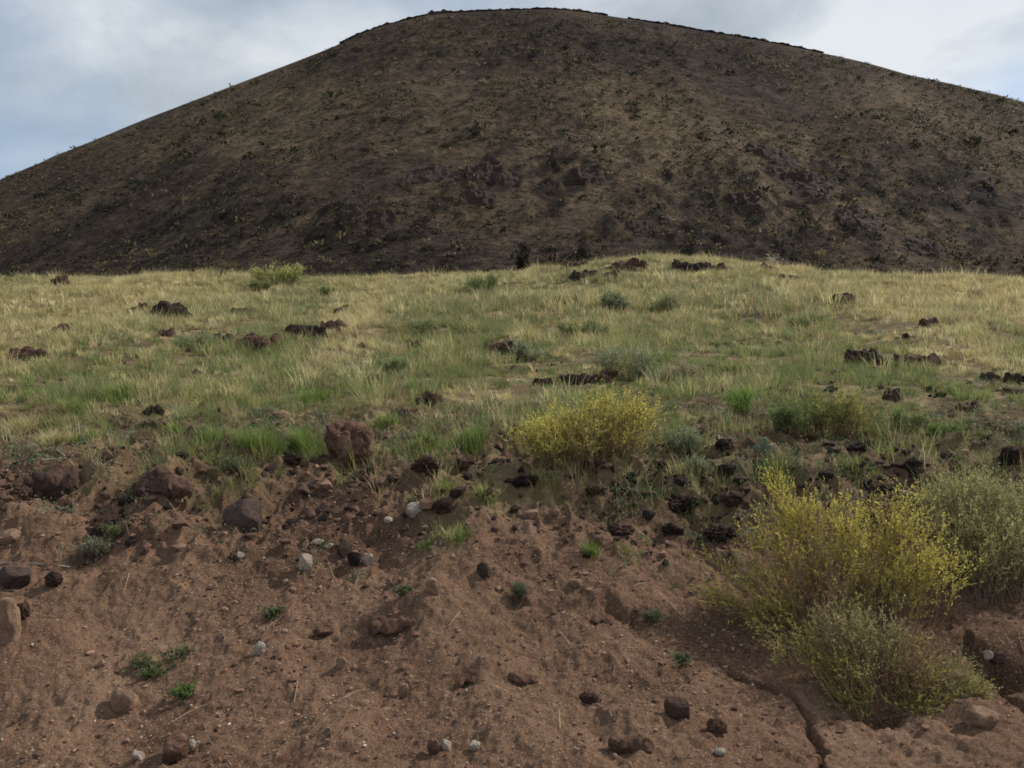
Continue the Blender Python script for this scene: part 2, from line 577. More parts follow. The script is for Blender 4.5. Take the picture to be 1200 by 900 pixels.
# ------------------------------------------------------------------ rocks
ICO = {}
for s in (1, 2, 3, 4, 5):
    bm = bmesh.new(); bmesh.ops.create_icosphere(bm, subdivisions=s, radius=1)
    bm.verts.ensure_lookup_table()
    ICO[s] = (np.array([v.co[:] for v in bm.verts]), np.array([[v.index for v in f.verts] for f in bm.faces]))
    bm.free()


def rock_verts(sub, seed, rough=.22, facets=9, crag=0.0):
    r = np.random.default_rng(seed)
    p = ICO[sub][0].copy()
    for _ in range(facets):
        n = r.normal(size=3); n /= np.linalg.norm(n)
        c = r.uniform(.55, .92)
        d = p @ n
        over = np.maximum(0, d - c)
        p -= over[:, None] * n[None, :] * .92
    o = r.uniform(-50, 50, 3)
    k = 1 + rough * fbm3(p * 1.6 + o, seed % 97, 4, .55)
    if crag:
        k += crag * (1 - 2 * np.abs(fbm3(p * 2.3 + o + 9, seed % 89 + 5, 4, .6))) * .6
        k += crag * .35 * fbm3(p * 6 + o, seed % 83 + 3, 3, .6)
    return p * k[:, None]


def rock(name, px, py, w, h, mat, label, cat='rock', group=None, crag=0., rough=.22, sub=4, seed=0, depth=.8, sink=.18, facets=9, parent=None):
    """px,py: foot of the stone in the photo; w,h: its size there"""
    x, y = px_ground(px, py)
    sc = math.hypot(y, 0) / F
    W, Hh = w * sc * .5, h * sc
    v = rock_verts(sub, seed or int(px * 7 + py * 13), rough, facets, crag)
    v = np.sign(v) * np.abs(v) ** .85
    v = v / np.abs(v).max(0)
    v[:, 0] *= W; v[:, 1] *= W * depth
    v[:, 2] = (v[:, 2] + 1) * .5 * Hh * (1 + sink) - Hh * sink
    y += W * depth * .75
    z = float(H(np.array([x]), np.array([y]))[0])
    zf = float(H(np.array([x]), np.array([y - W * depth * .75]))[0])
    me = mesh_np(name, v, [ICO[sub][1]], smooth=True)
    o = link(name, me, mat, loc=(x, y, min(z, zf + Hh * .25)))
    o.rotation_euler = (0, 0, 0)
    if label: tag(o, label, cat, group)
    return o


def outcrop(name, px, py, w, h, mat, label, cat, group, seed, base=None, at=None, ds=1.0):
    base = base or H
    x, y = at if at else px_ground(px, py)
    sc = y / F
    W, Hh = w * sc * .55, h * sc
    D = max(W * .6, Hh * .9) * ds if py < 500 else W * .5
    Hh = Hh if py < 500 else Hh * .8
    y += D * .45
    n1, n2 = (84, 60) if w > 34 else (56, 42)
    u, v = np.meshgrid(np.linspace(-1.15, 1.15, n1), np.linspace(-1.15, 1.15, n2))
    X, Y = x + u * W, y + v * D
    f = 1 / max(W, 1e-3)
    wob = fbm2(u * 1.7 + seed, v * 1.7 - seed, seed % 91, 3)
    m = np.clip(1.5 * (1 - (u * u + v * v) ** .9 + .6 * wob), -.8, 1)
    # boulders of the broken top: one rounded block per cell
    cu, cv = u * 2.0 + .3 * fbm2(u * 4, v * 4, seed % 47, 2), v * 1.7 + .3 * fbm2(u * 4 + 5, v * 4, seed % 43, 2)
    best = np.full(u.shape, 9.0); tone = np.zeros(u.shape)
    for ox in (-1, 0, 1):
        for oy in (-1, 0, 1):
            ix, iy = np.floor(cu) + ox, np.floor(cv) + oy
            zz_ = np.zeros_like(ix)
            fx, fy = ix + .5 + .42 * _h(ix, iy, zz_, seed), iy + .5 + .42 * _h(ix, iy, zz_ + 1, seed)
            dd = np.hypot(cu - fx, cv - fy)
            k = dd < best
            tone = np.where(k, _h(ix, iy, zz_ + 2, seed) * .5 + .5, tone); best = np.where(k, dd, best)
    blk = (.25 + .75 * tone) * np.sqrt(np.clip(1 - (best / .78) ** 2, 0, 1))
    z = Hh * .85 * (m * (.22 + .65 * blk) - .14) + Hh * .10 * fbm2(u * 6 + seed, v * 6, seed % 53, 4) * (.3 + blk)
    edge = np.maximum(np.abs(u), np.abs(v))
    z = np.where(edge > 1.05, -Hh * .5, z)
    B = base(X, Y)
    z0 = float(base(np.array([x]), np.array([y]))[0])
    P_ = np.stack([X - x + .12 * W * fbm2(u * 5, v * 5, 3, 2), Y - y, B + z - z0], -1).reshape(-1, 3)
    i = np.arange(n2 - 1)[:, None] * n1 + np.arange(n1 - 1)[None, :]
    fc = np.stack([i, i + 1, i + n1 + 1, i + n1], -1).reshape(-1, 4)
    o = link(name, mesh_np(name, P_, [fc], smooth=True), mat, loc=(x, y, z0))
    return tag(o, label, cat, group)


def fused_outcrop(name, px, py, w, h, mat, label, cat, group, seed):
    """one broken body of rock: lumps grown together and half sunk in the ground"""
    r = np.random.default_rng(seed)
    x, y = px_ground(px, py)
    sc = y / F
    W, Hh = w * sc * .55, h * sc
    D = W * r.uniform(.45, .65)
    y += D * .6
    V, Fc, off = [], [], 0
    n = int(np.clip(w / 7, 2, 7))
    spec = [(0, 0, W * .82, D * .8, Hh * .5)]
    for k in range(n):
        u = -.8 + 1.6 * (k + .5) / n + r.uniform(-.1, .1)
        rr = W * r.uniform(1.0, 1.7) / n + W * .12
        spec.append((u * W, r.uniform(-.5, .5) * D, rr, rr * r.uniform(.7, 1.1), min(Hh * r.uniform(.6, 1.0) * (1 - .3 * abs(u)), rr * 1.15 + Hh * .15)))
    for k, (a, b, sx, sy, sz) in enumerate(spec):
        p = rock_verts(3, seed + k * 31, .28, 8, .12)
        p = p / np.abs(p).max(0)
        t = r.uniform(0, 6.28); p = np.stack([p[:, 0] * math.cos(t) - p[:, 1] * math.sin(t), p[:, 0] * math.sin(t) + p[:, 1] * math.cos(t), p[:, 2]], -1)
        V.append(p * np.array([sx, sy, sz]) + np.array([a, b, 0])); Fc.append(ICO[3][1] + off); off += len(p)
    o = link(name, mesh_np(name, np.concatenate(V), [np.concatenate(Fc)]))
    md = o.modifiers.new('fuse', 'REMESH'); md.mode = 'VOXEL'; md.voxel_size = max(W / 26, .006)
    dg = bpy.context.evaluated_depsgraph_get()
    me = bpy.data.meshes.new_from_object(o.evaluated_get(dg))
    o.modifiers.clear(); old = o.data; o.data = me; bpy.data.meshes.remove(old); me.name = name
    c = np.empty(len(me.vertices) * 3, dtype=np.float32); me.vertices.foreach_get('co', c); c = c.reshape(-1, 3).astype(float)
    q = c / W
    c *= (1 + .10 * fbm3(q * 4 + seed % 13, seed % 71, 3))[:, None]
    c += (fbm3(q * 9 + 5, seed % 61, 3)[:, None] * .05 * W) * np.array([.6, .6, .5])
    z0 = float(H(np.array([x]), np.array([y]))[0])
    c[:, 2] += H0(c[:, 0] + x, c[:, 1] + y) - float(H0(np.array([x]), np.array([y]))[0])
    me.vertices.foreach_set('co', c.astype(np.float32).ravel()); me.update()
    me.polygons.foreach_set('use_smooth', np.ones(len(me.polygons), dtype=bool))
    me.materials.clear(); me.materials.append(mat)
    o.location = (x, y, z0)
    return tag(o, label, cat, group)


ROCKS = [
    # grassland, from the crest down
    ('boulder', 68, 340, 22, 20, M_BROWN, 'small pointed brown rock alone on the grassy crest at the far left', .25),
    ('lava_rock', 258, 324, 12, 8, M_LAVA, 'tiny dark rock on the crest just left of the leafy crest shrub', .3),
    ('lava_outcrop', 195, 378, 50, 32, M_LAVA, 'craggy near-black lava outcrop in pale grass, upper left of the grassland', .6),
    ('lava_rock', 160, 366, 18, 10, M_BROWN, 'small brown rock beside the left end of the craggy black outcrop', .3),
    ('lava_rock', 192, 394, 16, 9, M_BROWN, 'low brown rock in the grass directly below the craggy black outcrop', .3),
    ('lava_rock', 262, 406, 24, 20, M_LAVA, 'dark rock at the left end of the reddish outcrop', .4),
    ('scoria_outcrop', 300, 412, 44, 26, M_BROWN, 'reddish brown broken outcrop in grass between two darker rocks', .6),
    ('lava_rock', 282, 370, 18, 12, M_BROWN, 'brown rock in pale grass above the reddish outcrop', .4),
    ('lava_outcrop', 356, 396, 44, 18, M_LAVA, 'long low row of black lava lumps right of the reddish outcrop', .6),
    ('lava_rock', 390, 390, 28, 18, M_BROWN, 'brown lava lump joined to the right end of the low black row', .5),
    ('lava_rock', 400, 368, 18, 12, M_LAVA, 'small black rock in the grass above the low black row', .4),
    ('lava_outcrop', 30, 422, 46, 16, M_BROWN, 'low brown outcrop half sunk in grass by the left edge', .5),
    ('lava_rock', 68, 392, 18, 10, M_BROWN, 'small brown rock upper right of the sunken outcrop at the left edge', .4),
    ('lava_outcrop', 588, 416, 42, 20, M_BROWN, 'dark brown outcrop in the middle of the grassland', .6),
    ('lava_rock', 488, 408, 20, 10, M_BROWN, 'flat brown rock left of the mid-grassland outcrop', .4),
    ('lava_rock', 526, 412, 16, 9, M_BROWN, 'small dark rock nearest the left side of the mid-grassland outcrop', .4),
    ('lava_rock', 672, 450, 28, 16, M_LAVA, 'black lava rock just above the yellow bush, left of its brown twin', .4),
    ('lava_rock', 698, 450, 26, 17, M_BROWN, 'brown lava rock just above the yellow bush, touching a black one', .4),
    ('lava_rock', 637, 452, 20, 12, M_LAVA, 'small black rock in grey-green grass above the left end of the yellow bush', .4),
    ('lava_rock', 440, 452, 18, 14, M_LAVA, 'black rock in green grass up the slope from the red boulder', .4),
    ('lava_rock', 425, 462, 12, 8, M_BROWN, 'little brown rock beside the black rock above the red boulder', .3),
    ('lava_rock', 468, 490, 20, 12, M_LAVA, 'black rock with a pale grass tuft, upper right of the red boulder', .35),
    ('lava_rock', 503, 475, 30, 22, M_BROWN, 'broad brown rock in grass between the red boulder and yellow bush', .5),
    ('lava_rock', 178, 483, 18, 14, M_LAVA, 'dark rock in green grass on the left, above the row of green tufts', .4),
    ('lava_rock', 178, 498, 22, 14, M_RED, 'reddish rock just below a dark rock among the left green tufts', .3),
    ('lava_rock', 95, 478, 14, 10, M_LAVA, 'small black rock in the bare spot among left-hand grass', .3),
    ('lava_outcrop', 735, 318, 40, 16, M_BROWN, 'brown outcrop on the crest, largest of the pair left of the dark twin lumps', .5),
    ('lava_rock', 675, 314, 26, 9, M_BROWN, 'flat brown rock at the left end of the rocky crest', .4),
    ('lava_rock', 683, 328, 30, 10, M_LAVA, 'low dark rock in grass below the rocky crest, left one', .4),
    ('lava_rock', 716, 326, 16, 9, M_BROWN, 'small brown rock below the larger crest outcrop', .4),
    ('lava_outcrop', 803, 320, 24, 15, M_LAVA, 'dark lump on the crest, left one of the twin lumps', .5),
    ('lava_outcrop', 822, 320, 22, 17, M_LAVA, 'dark taller lump on the crest, right one of the twin lumps', .5),
    ('lava_rock', 843, 318, 14, 8, M_BROWN, 'small brown rock on the crest right of the twin lumps', .4),
    ('lava_rock', 898, 320, 20, 10, M_LAVA, 'dark flat rock on the crest beside a grey tuft', .4),
    ('lava_rock', 926, 330, 17, 9, M_LAVA, 'lone black rock just below the crest, right of the grey tuft', .4),
    ('lava_outcrop', 990, 356, 32, 14, M_BROWN, 'brown outcrop in yellow grass, highest on the right of the grassland', .6),
    ('lava_rock', 963, 350, 12, 8, M_BROWN, 'small brown rock left of the highest right-hand outcrop', .4),
    ('lava_rock', 1029, 356, 9, 6, M_LAVA, 'tiny dark rock right of the highest right-hand outcrop', .3),
    ('lava_outcrop', 1018, 430, 48, 30, M_LAVA, 'largest black craggy outcrop in the yellow grass at right', .6),
    ('lava_outcrop', 1080, 432, 48, 20, M_BROWN, 'low brown outcrop right of the largest black one', .6),
    ('lava_rock', 1062, 400, 11, 10, M_LAVA, 'small reddish black rock between and above the two right outcrops', .3),
    ('lava_rock', 1092, 384, 22, 10, M_BROWN, 'brown rocky patch in yellow grass, far right slope', .5),
    ('lava_rock', 1048, 462, 14, 8, M_LAVA, 'small dark rock in grass under the largest black outcrop', .3),
    ('lava_outcrop', 1192, 450, 26, 18, M_LAVA, 'dark outcrop at the right edge of the grassland', .5),
    ('lava_rock', 1163, 446, 20, 14, M_BROWN, 'brown rock left of the outcrop at the right edge', .5),
    ('lava_rock', 946, 459, 12, 8, M_LAVA, 'little black rock above the green and yellow bush', .3),
    ('lava_rock', 905, 462, 14, 9, M_BROWN, 'little brown rock near bright green grass left of the green and yellow bush', .3),
    ('lava_rock', 1136, 482, 26, 9, M_BROWN, 'flat brown rock in grass right of the green tufts', .4),
    # lower edge of the grass
    ('lava_rock', 851, 528, 24, 15, M_LAVA, 'rounded black rock left of the prickly pear', .3),
    ('lava_rock', 1003, 530, 29, 17, M_LAVA, 'pointed black rock right of the prickly pear', .35),
    ('lava_rock', 1116, 537, 17, 13, M_LAVA, 'round black rock above the sage bush', .3),
    ('lava_rock', 1186, 549, 26, 25, M_LAVA, 'tall black rock by the right edge above the sage bush', .35),
    ('lava_rock', 1073, 555, 24, 22, M_LAVA, 'upright dark rock behind the gap between the yellow bush and sage', .4),
    ('lava_rock', 966, 566, 28, 15, M_LAVA, 'low black rock just behind the big yellow bush', .35),
    ('lava_rock', 1035, 580, 26, 14, M_BROWN, 'brown rock between the tops of yellow bush and sage', .35),
    ('lava_rock', 855, 560, 32, 20, M_LAVA, 'black lava chunk below the rounded rock, upper of the black jumble', .5),
    ('lava_rock', 822, 572, 22, 16, M_LAVA, 'black chunk at the left of the black jumble', .5),
    ('lava_rock', 800, 606, 46, 26, M_LAVA, 'wide black chunk in the dirt, biggest of the black jumble', .5),
    ('lava_rock', 862, 596, 30, 20, M_BROWN, 'brown chunk in the middle of the black jumble', .5),
    ('lava_rock', 790, 634, 28, 20, M_LAVA, 'black chunk on bare dirt, lower left of the black jumble', .5),
    ('lava_rock', 848, 638, 42, 22, M_LAVA, 'black slab against the left flank of the big yellow bush', .4),
    ('lava_rock', 730, 630, 34, 16, M_BROWN, 'brown chunk in dirt with a white fleck, below the mid yellow bush', .5),
    ('lava_rock', 700, 580, 26, 12, M_BROWN, 'flat dark chunk on the dirt below the middle of the yellow bush', .4),
    ('lava_rock', 760, 582, 22, 10, M_BROWN, 'small brown clod on the smooth dirt right below the yellow bush', .4),
    ('lava_rock', 616, 574, 34, 20, M_LAVA, 'black chunk below the left end of the yellow bush', .45),
    ('lava_rock', 586, 542, 32, 18, M_LAVA, 'black rock in the shade at the left foot of the yellow bush', .4),
    ('lava_rock', 545, 552, 24, 16, M_BROWN, 'brown rock left of the shaded black rock', .4),
    ('lava_rock', 520, 606, 28, 24, M_BROWN, 'dark brown chunk beside the flat white stone', .4),
    ('lava_rock', 572, 590, 14, 20, M_LAVA, 'narrow black chunk below a small grass tuft', .4),
    ('lava_rock', 498, 560, 44, 26, M_BROWN, 'broken brown lava lump right of the red boulder', .6),
    ('boulder', 406, 549, 62, 54, M_RED, 'large red brown boulder standing at the edge of the grass', .26),
    ('lava_rock', 430, 556, 36, 26, M_LAVA, 'black pitted lava chunk leaning against the red boulder', .4),
    ('lava_rock', 340, 548, 26, 18, M_LAVA, 'black rock with pale fleck left of the red boulder', .4),
    ('boulder', 283, 618, 54, 38, M_GREY, 'smooth purple grey boulder sitting on the bare dirt', .0),
    ('dirt_clod', 190, 583, 60, 32, M_BROWN, 'dark hollowed earth clod on the bank above the grey boulder', .45),
    ('lava_outcrop', 55, 584, 56, 44, M_BROWN, 'dark crumbling lump on the bank at the left, below the sticks', .55),
    ('lava_rock', 20, 582, 28, 20, M_BROWN, 'smaller dark chunk left of the crumbling lump', .5),
    ('lava_rock', 118, 632, 36, 24, M_LAVA, 'black rock behind the small grey plant on the left bank', .4),
    ('lava_rock', 60, 690, 20, 17, M_BROWN, 'dark clod on dirt right of the flat grey stone', .4),
    ('boulder', 13, 694, 38, 28, M_GREY, 'flat grey stone at the left edge of the bank', .0),
    ('boulder', 4, 756, 30, 52, M_TAN, 'tall tan boulder cut by the left edge', .08),
    ('lava_rock', 24, 728, 18, 24, M_BROWN, 'dark chunk wedged beside the tall tan boulder', .3),
    ('lava_rock', 8, 640, 26, 18, M_TAN, 'tan stone at the left edge below the dark chunks', .1),
    ('lava_rock', 567, 678, 20, 17, M_GREY, 'dark grey angular stone on the open dirt', .08),
    ('stone', 506, 698, 17, 20, M_TAN, 'pale pinkish stone left of the dark grey angular one', .1),
    ('lava_rock', 414, 666, 18, 16, M_LAVA, 'black stone touching a white stone on the dirt', .15),
    ('stone', 431, 664, 16, 16, M_PALE, 'white stone touching a black stone on the dirt', .08),
    ('stone', 357, 669, 17, 17, M_PALE, 'round white stone left of the black and white pair', .08),
    ('stone', 371, 640, 16, 6, M_PALE, 'flat white flake behind the round white stone, left one', .06),
    ('stone', 385, 641, 15, 6, M_PALE, 'flat white flake behind the round white stone, right one', .06),
    ('stone', 486, 609, 26, 14, M_PALE, 'flat white stone beside a dark brown chunk', .12),
    ('stone', 455, 614, 12, 6, M_PALE, 'little white stone left of the flat white one', .06),
    ('stone', 280, 656, 12, 8, M_PALE, 'small pale stone with a dark stone, below the grey boulder', .06),
    ('lava_rock', 273, 658, 14, 10, M_BROWN, 'small dark stone touching a pale one, below the grey boulder', .2),
    ('stone', 142, 836, 32, 26, M_TAN, 'round tan stone at lower left, biggest pale stone', .03),
    ('stone', 303, 770, 15, 15, M_PALE, 'off-white stone alone in the middle of the lower left dirt', .06),
    ('stone', 399, 784, 13, 13, M_TAN, 'pale tan stone right of the lone off-white one', .06),
    ('stone', 160, 892, 16, 12, M_PALE, 'white stone at the bottom edge, lower left', .05),
    ('boulder', 200, 896, 36, 30, M_RED, 'reddish stone at the bottom edge beside a white stone', .2),
    ('stone', 222, 882, 13, 14, M_PALE, 'pale chip leaning on the reddish stone at the bottom edge', .1),
    ('stone', 522, 880, 14, 14, M_PALE, 'cream stone at bottom centre, left of its flatter neighbour', .06),
    ('stone', 556, 880, 16, 10, M_PALE, 'flatter cream stone at bottom centre', .06),
    ('stone', 508, 886, 18, 20, M_RED, 'reddish stone touching the cream stone at bottom centre', .2),
    ('stone', 472, 818, 13, 18, M_TAN, 'pinkish stone standing in the dirt at lower centre', .1),
    ('boulder', 797, 842, 34, 26, M_BROWN, 'rounded dark brown stone on the dirt left of the crack', .04),
    ('dirt_clod', 742, 882, 44, 40, M_CLOD, 'rough reddish earth lump at the bottom, left of the crack', .4),
    ('stone', 845, 886, 14, 7, M_PALE, 'pale chip on the ledge by the crack', .06),
    ('stone', 675, 690, 17, 9, M_TAN, 'flat tan stone on the dirt left of the big yellow bush', .08),
    ('stone', 1155, 852, 40, 22, M_TAN, 'tan rock at the right foot of the low sage bush', .15),
    ('lava_rock', 1172, 782, 30, 14, M_BROWN, 'brown rock over a dark hollow near the right edge', .3),
    ('stone', 1160, 778, 12, 12, M_PALE, 'pale stone at the hollow near the right edge', .1),
    ('dirt_clod', 460, 746, 50, 22, M_CLOD, 'dark earth clod on the mound at mid bank', .45),
    ('dirt_clod', 552, 802, 36, 18, M_CLOD, 'earth clod below the mound, left of its twin', .4),
    ('dirt_clod', 610, 804, 30, 16, M_CLOD, 'earth clod on lower centre dirt, right of its twin', .4),
    ('dirt_clod', 706, 730, 24, 12, M_CLOD, 'earth clod under the small ledge right of centre', .4),
    ('lava_rock', 690, 826, 26, 10, M_BROWN, 'flat dark clod up-slope from the reddish earth lump', .4),
    ('lava_rock', 842, 862, 26, 16, M_CLOD, 'brown clod between the round dark stone and the crack', .3),
    ('stone', 378, 748, 26, 9, M_CLOD, 'flat earthy slab beside a thin shadowed cut', .3),
    ('lava_rock', 236, 480, 10, 8, M_BROWN, 'tiny brown rock in the grass behind the left green tufts', .3),
]
nseed = 1000
for i, (nm, px, py, w, h, mt, lb, cr) in enumerate(ROCKS):
    big = w > 30
    g = {'lava_rock': 'lava rocks strewn over the grass and bank', 'lava_outcrop': 'lava outcrops in the grass', 'stone': 'pale stones on the dirt', 'dirt_clod': 'earth clods on the bank'}.get(nm)
    if nm in ('lava_outcrop', 'scoria_outcrop', 'dirt_clod') or (nm == 'lava_rock' and w >= 14 and py < 500):
        fused_outcrop(nm, px, py, w * 1.1, h * ((1.5 if py < 500 else .9) if nm != 'dirt_clod' else .6), mt, lb, {'dirt_clod': 'clod', 'lava_rock': 'rock'}.get(nm, 'outcrop'), g, nseed + i * 17)
        continue
    if nm == 'lava_rock' and 500 < py < 660: w, h = w * 1.05, h * .78
    rock(nm, px, py, w, h, mt, lb, {'stone': 'stone', 'boulder': 'boulder', 'lava_outcrop': 'outcrop', 'scoria_outcrop': 'outcrop'}.get(nm, 'rock'), g, crag=cr * 1.9 if nm == 'lava_rock' else cr * 1.2,
         sub=5 if w > 44 else 4, seed=nseed + i * 17 + (5 if w > 60 else 0), rough=.12 if cr < .05 else .2, facets=7 if nm == 'stone' else 8, sink=.5 if py < 500 else .32)

# ------------------------------------------------------------------ gravel
def gravel():
    V, Fc, C = [], [], []
    off = 0
    iv, jf = ICO[1]
    n = 56000
    d = np.sqrt(RNG.uniform(2.5 ** 2, 6.6 ** 2, n)); x = RNG.uniform(-1, 1, n) * (.66 * d + 1.6)
    keep = (turf_mask(x, d) < .5) & (fbm2(x * 1.3, d * 1.3, 55, 3) + RNG.uniform(-.6, .6, n) > -.1)
    x, d = x[keep], d[keep]; n = len(x)
    z = H(x, d)
    s = np.clip(RNG.lognormal(math.log(.0038), .58, n), .0018, .022)
    pal = np.array([(.10, .06, .045), (.18, .10, .07), (.24, .15, .105), (.33, .235, .175), (.45, .38, .32), (.06, .04, .034)])
    pi = RNG.choice(6, n, p=[.24, .30, .24, .12, .02, .08])
    pi = np.where(s > .011, RNG.choice(3, n), pi)
    ang = RNG.uniform(0, 2 * math.pi, n)
    sx = s * RNG.uniform(.8, 1.4, n); sy = s * RNG.uniform(.7, 1.1, n); sz = s * RNG.uniform(.5, .9, n)
    jit = 1 + RNG.uniform(-.38, .3, (n, len(iv)))
    p = iv[None] * jit[:, :, None]
    q = np.stack([p[..., 0] * sx[:, None], p[..., 1] * sy[:, None], p[..., 2] * sz[:, None]], -1)
    ca, sa = np.cos(ang)[:, None], np.sin(ang)[:, None]
    q = np.stack([q[..., 0] * ca - q[..., 1] * sa + x[:, None], q[..., 0] * sa + q[..., 1] * ca + d[:, None], q[..., 2] + (z + sz * .3)[:, None]], -1)
    col = np.repeat((pal[pi] * RNG.uniform(.8, 1.2, (n, 1)))[:, None, :], len(iv), 1)
    f = (jf[None] + (np.arange(n) * len(iv))[:, None, None]).reshape(-1, 3)
    me = mesh_np('gravel', q.reshape(-1, 3), [f], col.reshape(-1, 3))
    tag(link('gravel', me, M_PEB), 'loose fine gravel scattered over the dirt bank', 'gravel', kind='stuff')


gravel()


def rubble():
    """dark crumbs of lava and earth along the foot of the grass"""
    iv, jf = ICO[1]
    n = 34000
    d = np.concatenate([RNG.uniform(3.0, 8.5, n // 2 - 3000), RNG.uniform(4.6, 7.5, n // 2), RNG.uniform(8.5, 24, 3000)]); x = RNG.uniform(-1, 1, n) * (.66 * d + 1.6)
    px, py = project(x, d, H0(x, d))
    zone = .62 * np.exp(-((py - 580) / 55) ** 2) + 1.0 * np.exp(-((px - 820) / 110) ** 2 - ((py - 600) / 55) ** 2) + .03
    zone *= .25 + .75 * sstep(-.15, .45, fbm2(x * 1.6, d * 1.6, 66, 3))
    zone = np.where(d > 8.5, .5 * sstep(0, .5, fbm2(x * .5, d * .4, 67, 3)), zone)
    keep = RNG.uniform(0, 1, n) < zone
    x, d = x[keep], d[keep]; n = len(x)
    z = H(x, d)
    s = np.clip(RNG.lognormal(math.log(.013), .65, n), .004, .05) * np.where(d < 4.7, .5, 1)
    s = np.where(d > 8.5, np.clip(s, 0, .042), s) * np.where(d > 8.5, 3.2, 1)
    pal = np.array([(.022, .016, .014), (.045, .028, .022), (.085, .05, .037), (.14, .08, .056), (.2, .125, .09)])
    pi = RNG.choice(5, n, p=[.18, .26, .24, .20, .12])
    pi = np.where((px[keep] > 700) & (RNG.uniform(0, 1, n) < .6), RNG.integers(0, 2, n), pi)
    ang = RNG.uniform(0, 6.28, n)
    sx = s * RNG.uniform(.8, 1.5, n); sy = s * RNG.uniform(.7, 1.2, n); sz = s * RNG.uniform(.5, 1.0, n)
    jit = 1 + RNG.uniform(-.45, .35, (n, len(iv)))
    p = iv[None] * jit[:, :, None]
    q = np.stack([p[..., 0] * sx[:, None], p[..., 1] * sy[:, None], p[..., 2] * sz[:, None]], -1)
    ca, sa = np.cos(ang)[:, None], np.sin(ang)[:, None]
    q = np.stack([q[..., 0] * ca - q[..., 1] * sa + x[:, None], q[..., 0] * sa + q[..., 1] * ca + d[:, None], q[..., 2] + (z + sz * .3)[:, None]], -1)
    col = np.repeat((pal[pi] * RNG.uniform(.8, 1.2, (n, 1)))[:, None, :], len(iv), 1)
    f = (jf[None] + (np.arange(n) * len(iv))[:, None, None]).reshape(-1, 3)
    me = mesh_np('rubble', q.reshape(-1, 3), [f], col.reshape(-1, 3))
    tag(link('rubble', me, M_PEB), 'dark crumbs of lava and earth along the lower edge of the grass', 'rubble', kind='stuff')


rubble()

# ------------------------------------------------------------------ grass
def blades(base, phi, lean, length, width, curve, col, tipcol):
    """base (n,3); curved tapering blades of two segments"""
    n = len(base)
    hx, hy = np.cos(phi), np.sin(phi)
    wx, wy = -hy, hx
    # spin the flat of the blade a little
    s1 = np.sin(lean); c1 = np.cos(lean)
    l2 = np.minimum(lean + curve, 2.2); s2 = np.sin(l2); c2 = np.cos(l2)
    mid = base + (length * .5)[:, None] * np.stack([hx * s1, hy * s1, c1], -1)
    tip = mid + (length * .5)[:, None] * np.stack([hx * s2, hy * s2, c2], -1)
    wv = np.stack([wx, wy, np.zeros(n)], -1) * (width * .5)[:, None]
    v = np.stack([base - wv, base + wv, mid + wv * .8, mid - wv * .8, tip], 1).reshape(-1, 3)
    k = np.arange(n)[:, None] * 5
    quads = k + np.array([[0, 1, 2, 3]]); tris = k + np.array([[3, 2, 4]])
    c = np.stack([col, col, (col + tipcol) / 2, (col + tipcol) / 2, tipcol], 1).reshape(-1, 3)
    return v, quads, tris, c


def tufts(x, y, rad, hgt, nb, col, tip, wid, spread=.5, lift=-.01, rng=RNG, lenvar=.45):
    """expand tufts into blades; all args arrays of len n, nb int array"""
    idx = np.repeat(np.arange(len(x)), nb)
    m = len(idx)
    a = rng.uniform(0, 6.283, m); r = rad[idx] * np.sqrt(rng.uniform(0, 1, m))
    bx = x[idx] + r * np.cos(a); by = y[idx] + r * np.sin(a)
    bz = H(bx, by) + lift
    phi = a + rng.normal(0, .7, m)
    lean = np.abs(rng.normal(.12, .18, m)) + spread * (r / np.maximum(rad[idx], 1e-4)) * rng.uniform(.3, 1.0, m)
    L = hgt[idx] * rng.uniform(1 - lenvar, 1.1, m)
    W = wid[idx] * rng.uniform(.7, 1.3, m)
    cv = rng.uniform(.05, .75, m)
    j = rng.uniform(.75, 1.25, (m, 1))
    return blades(np.stack([bx, by, bz], -1), phi, lean, L, W, cv, col[idx] * j, tip[idx] * j)


def stack_mesh(name, parts):
    V, Q, T, C = [], [], [], []
    off = 0
    for v, q, t, c in parts:
        V.append(v); Q.append(q + off); T.append(t + off); C.append(c); off += len(v)
    return mesh_np(name, np.concatenate(V), [np.concatenate(Q), np.concatenate(T)], np.concatenate(C))


DRY = np.array([(.50, .435, .215), (.57, .50, .26), (.43, .37, .175), (.61, .55, .32), (.46, .36, .19)])
GRN = np.array([(.15, .215, .055), (.20, .25, .075), (.26, .28, .10), (.11, .18, .045), (.22, .255, .12)])


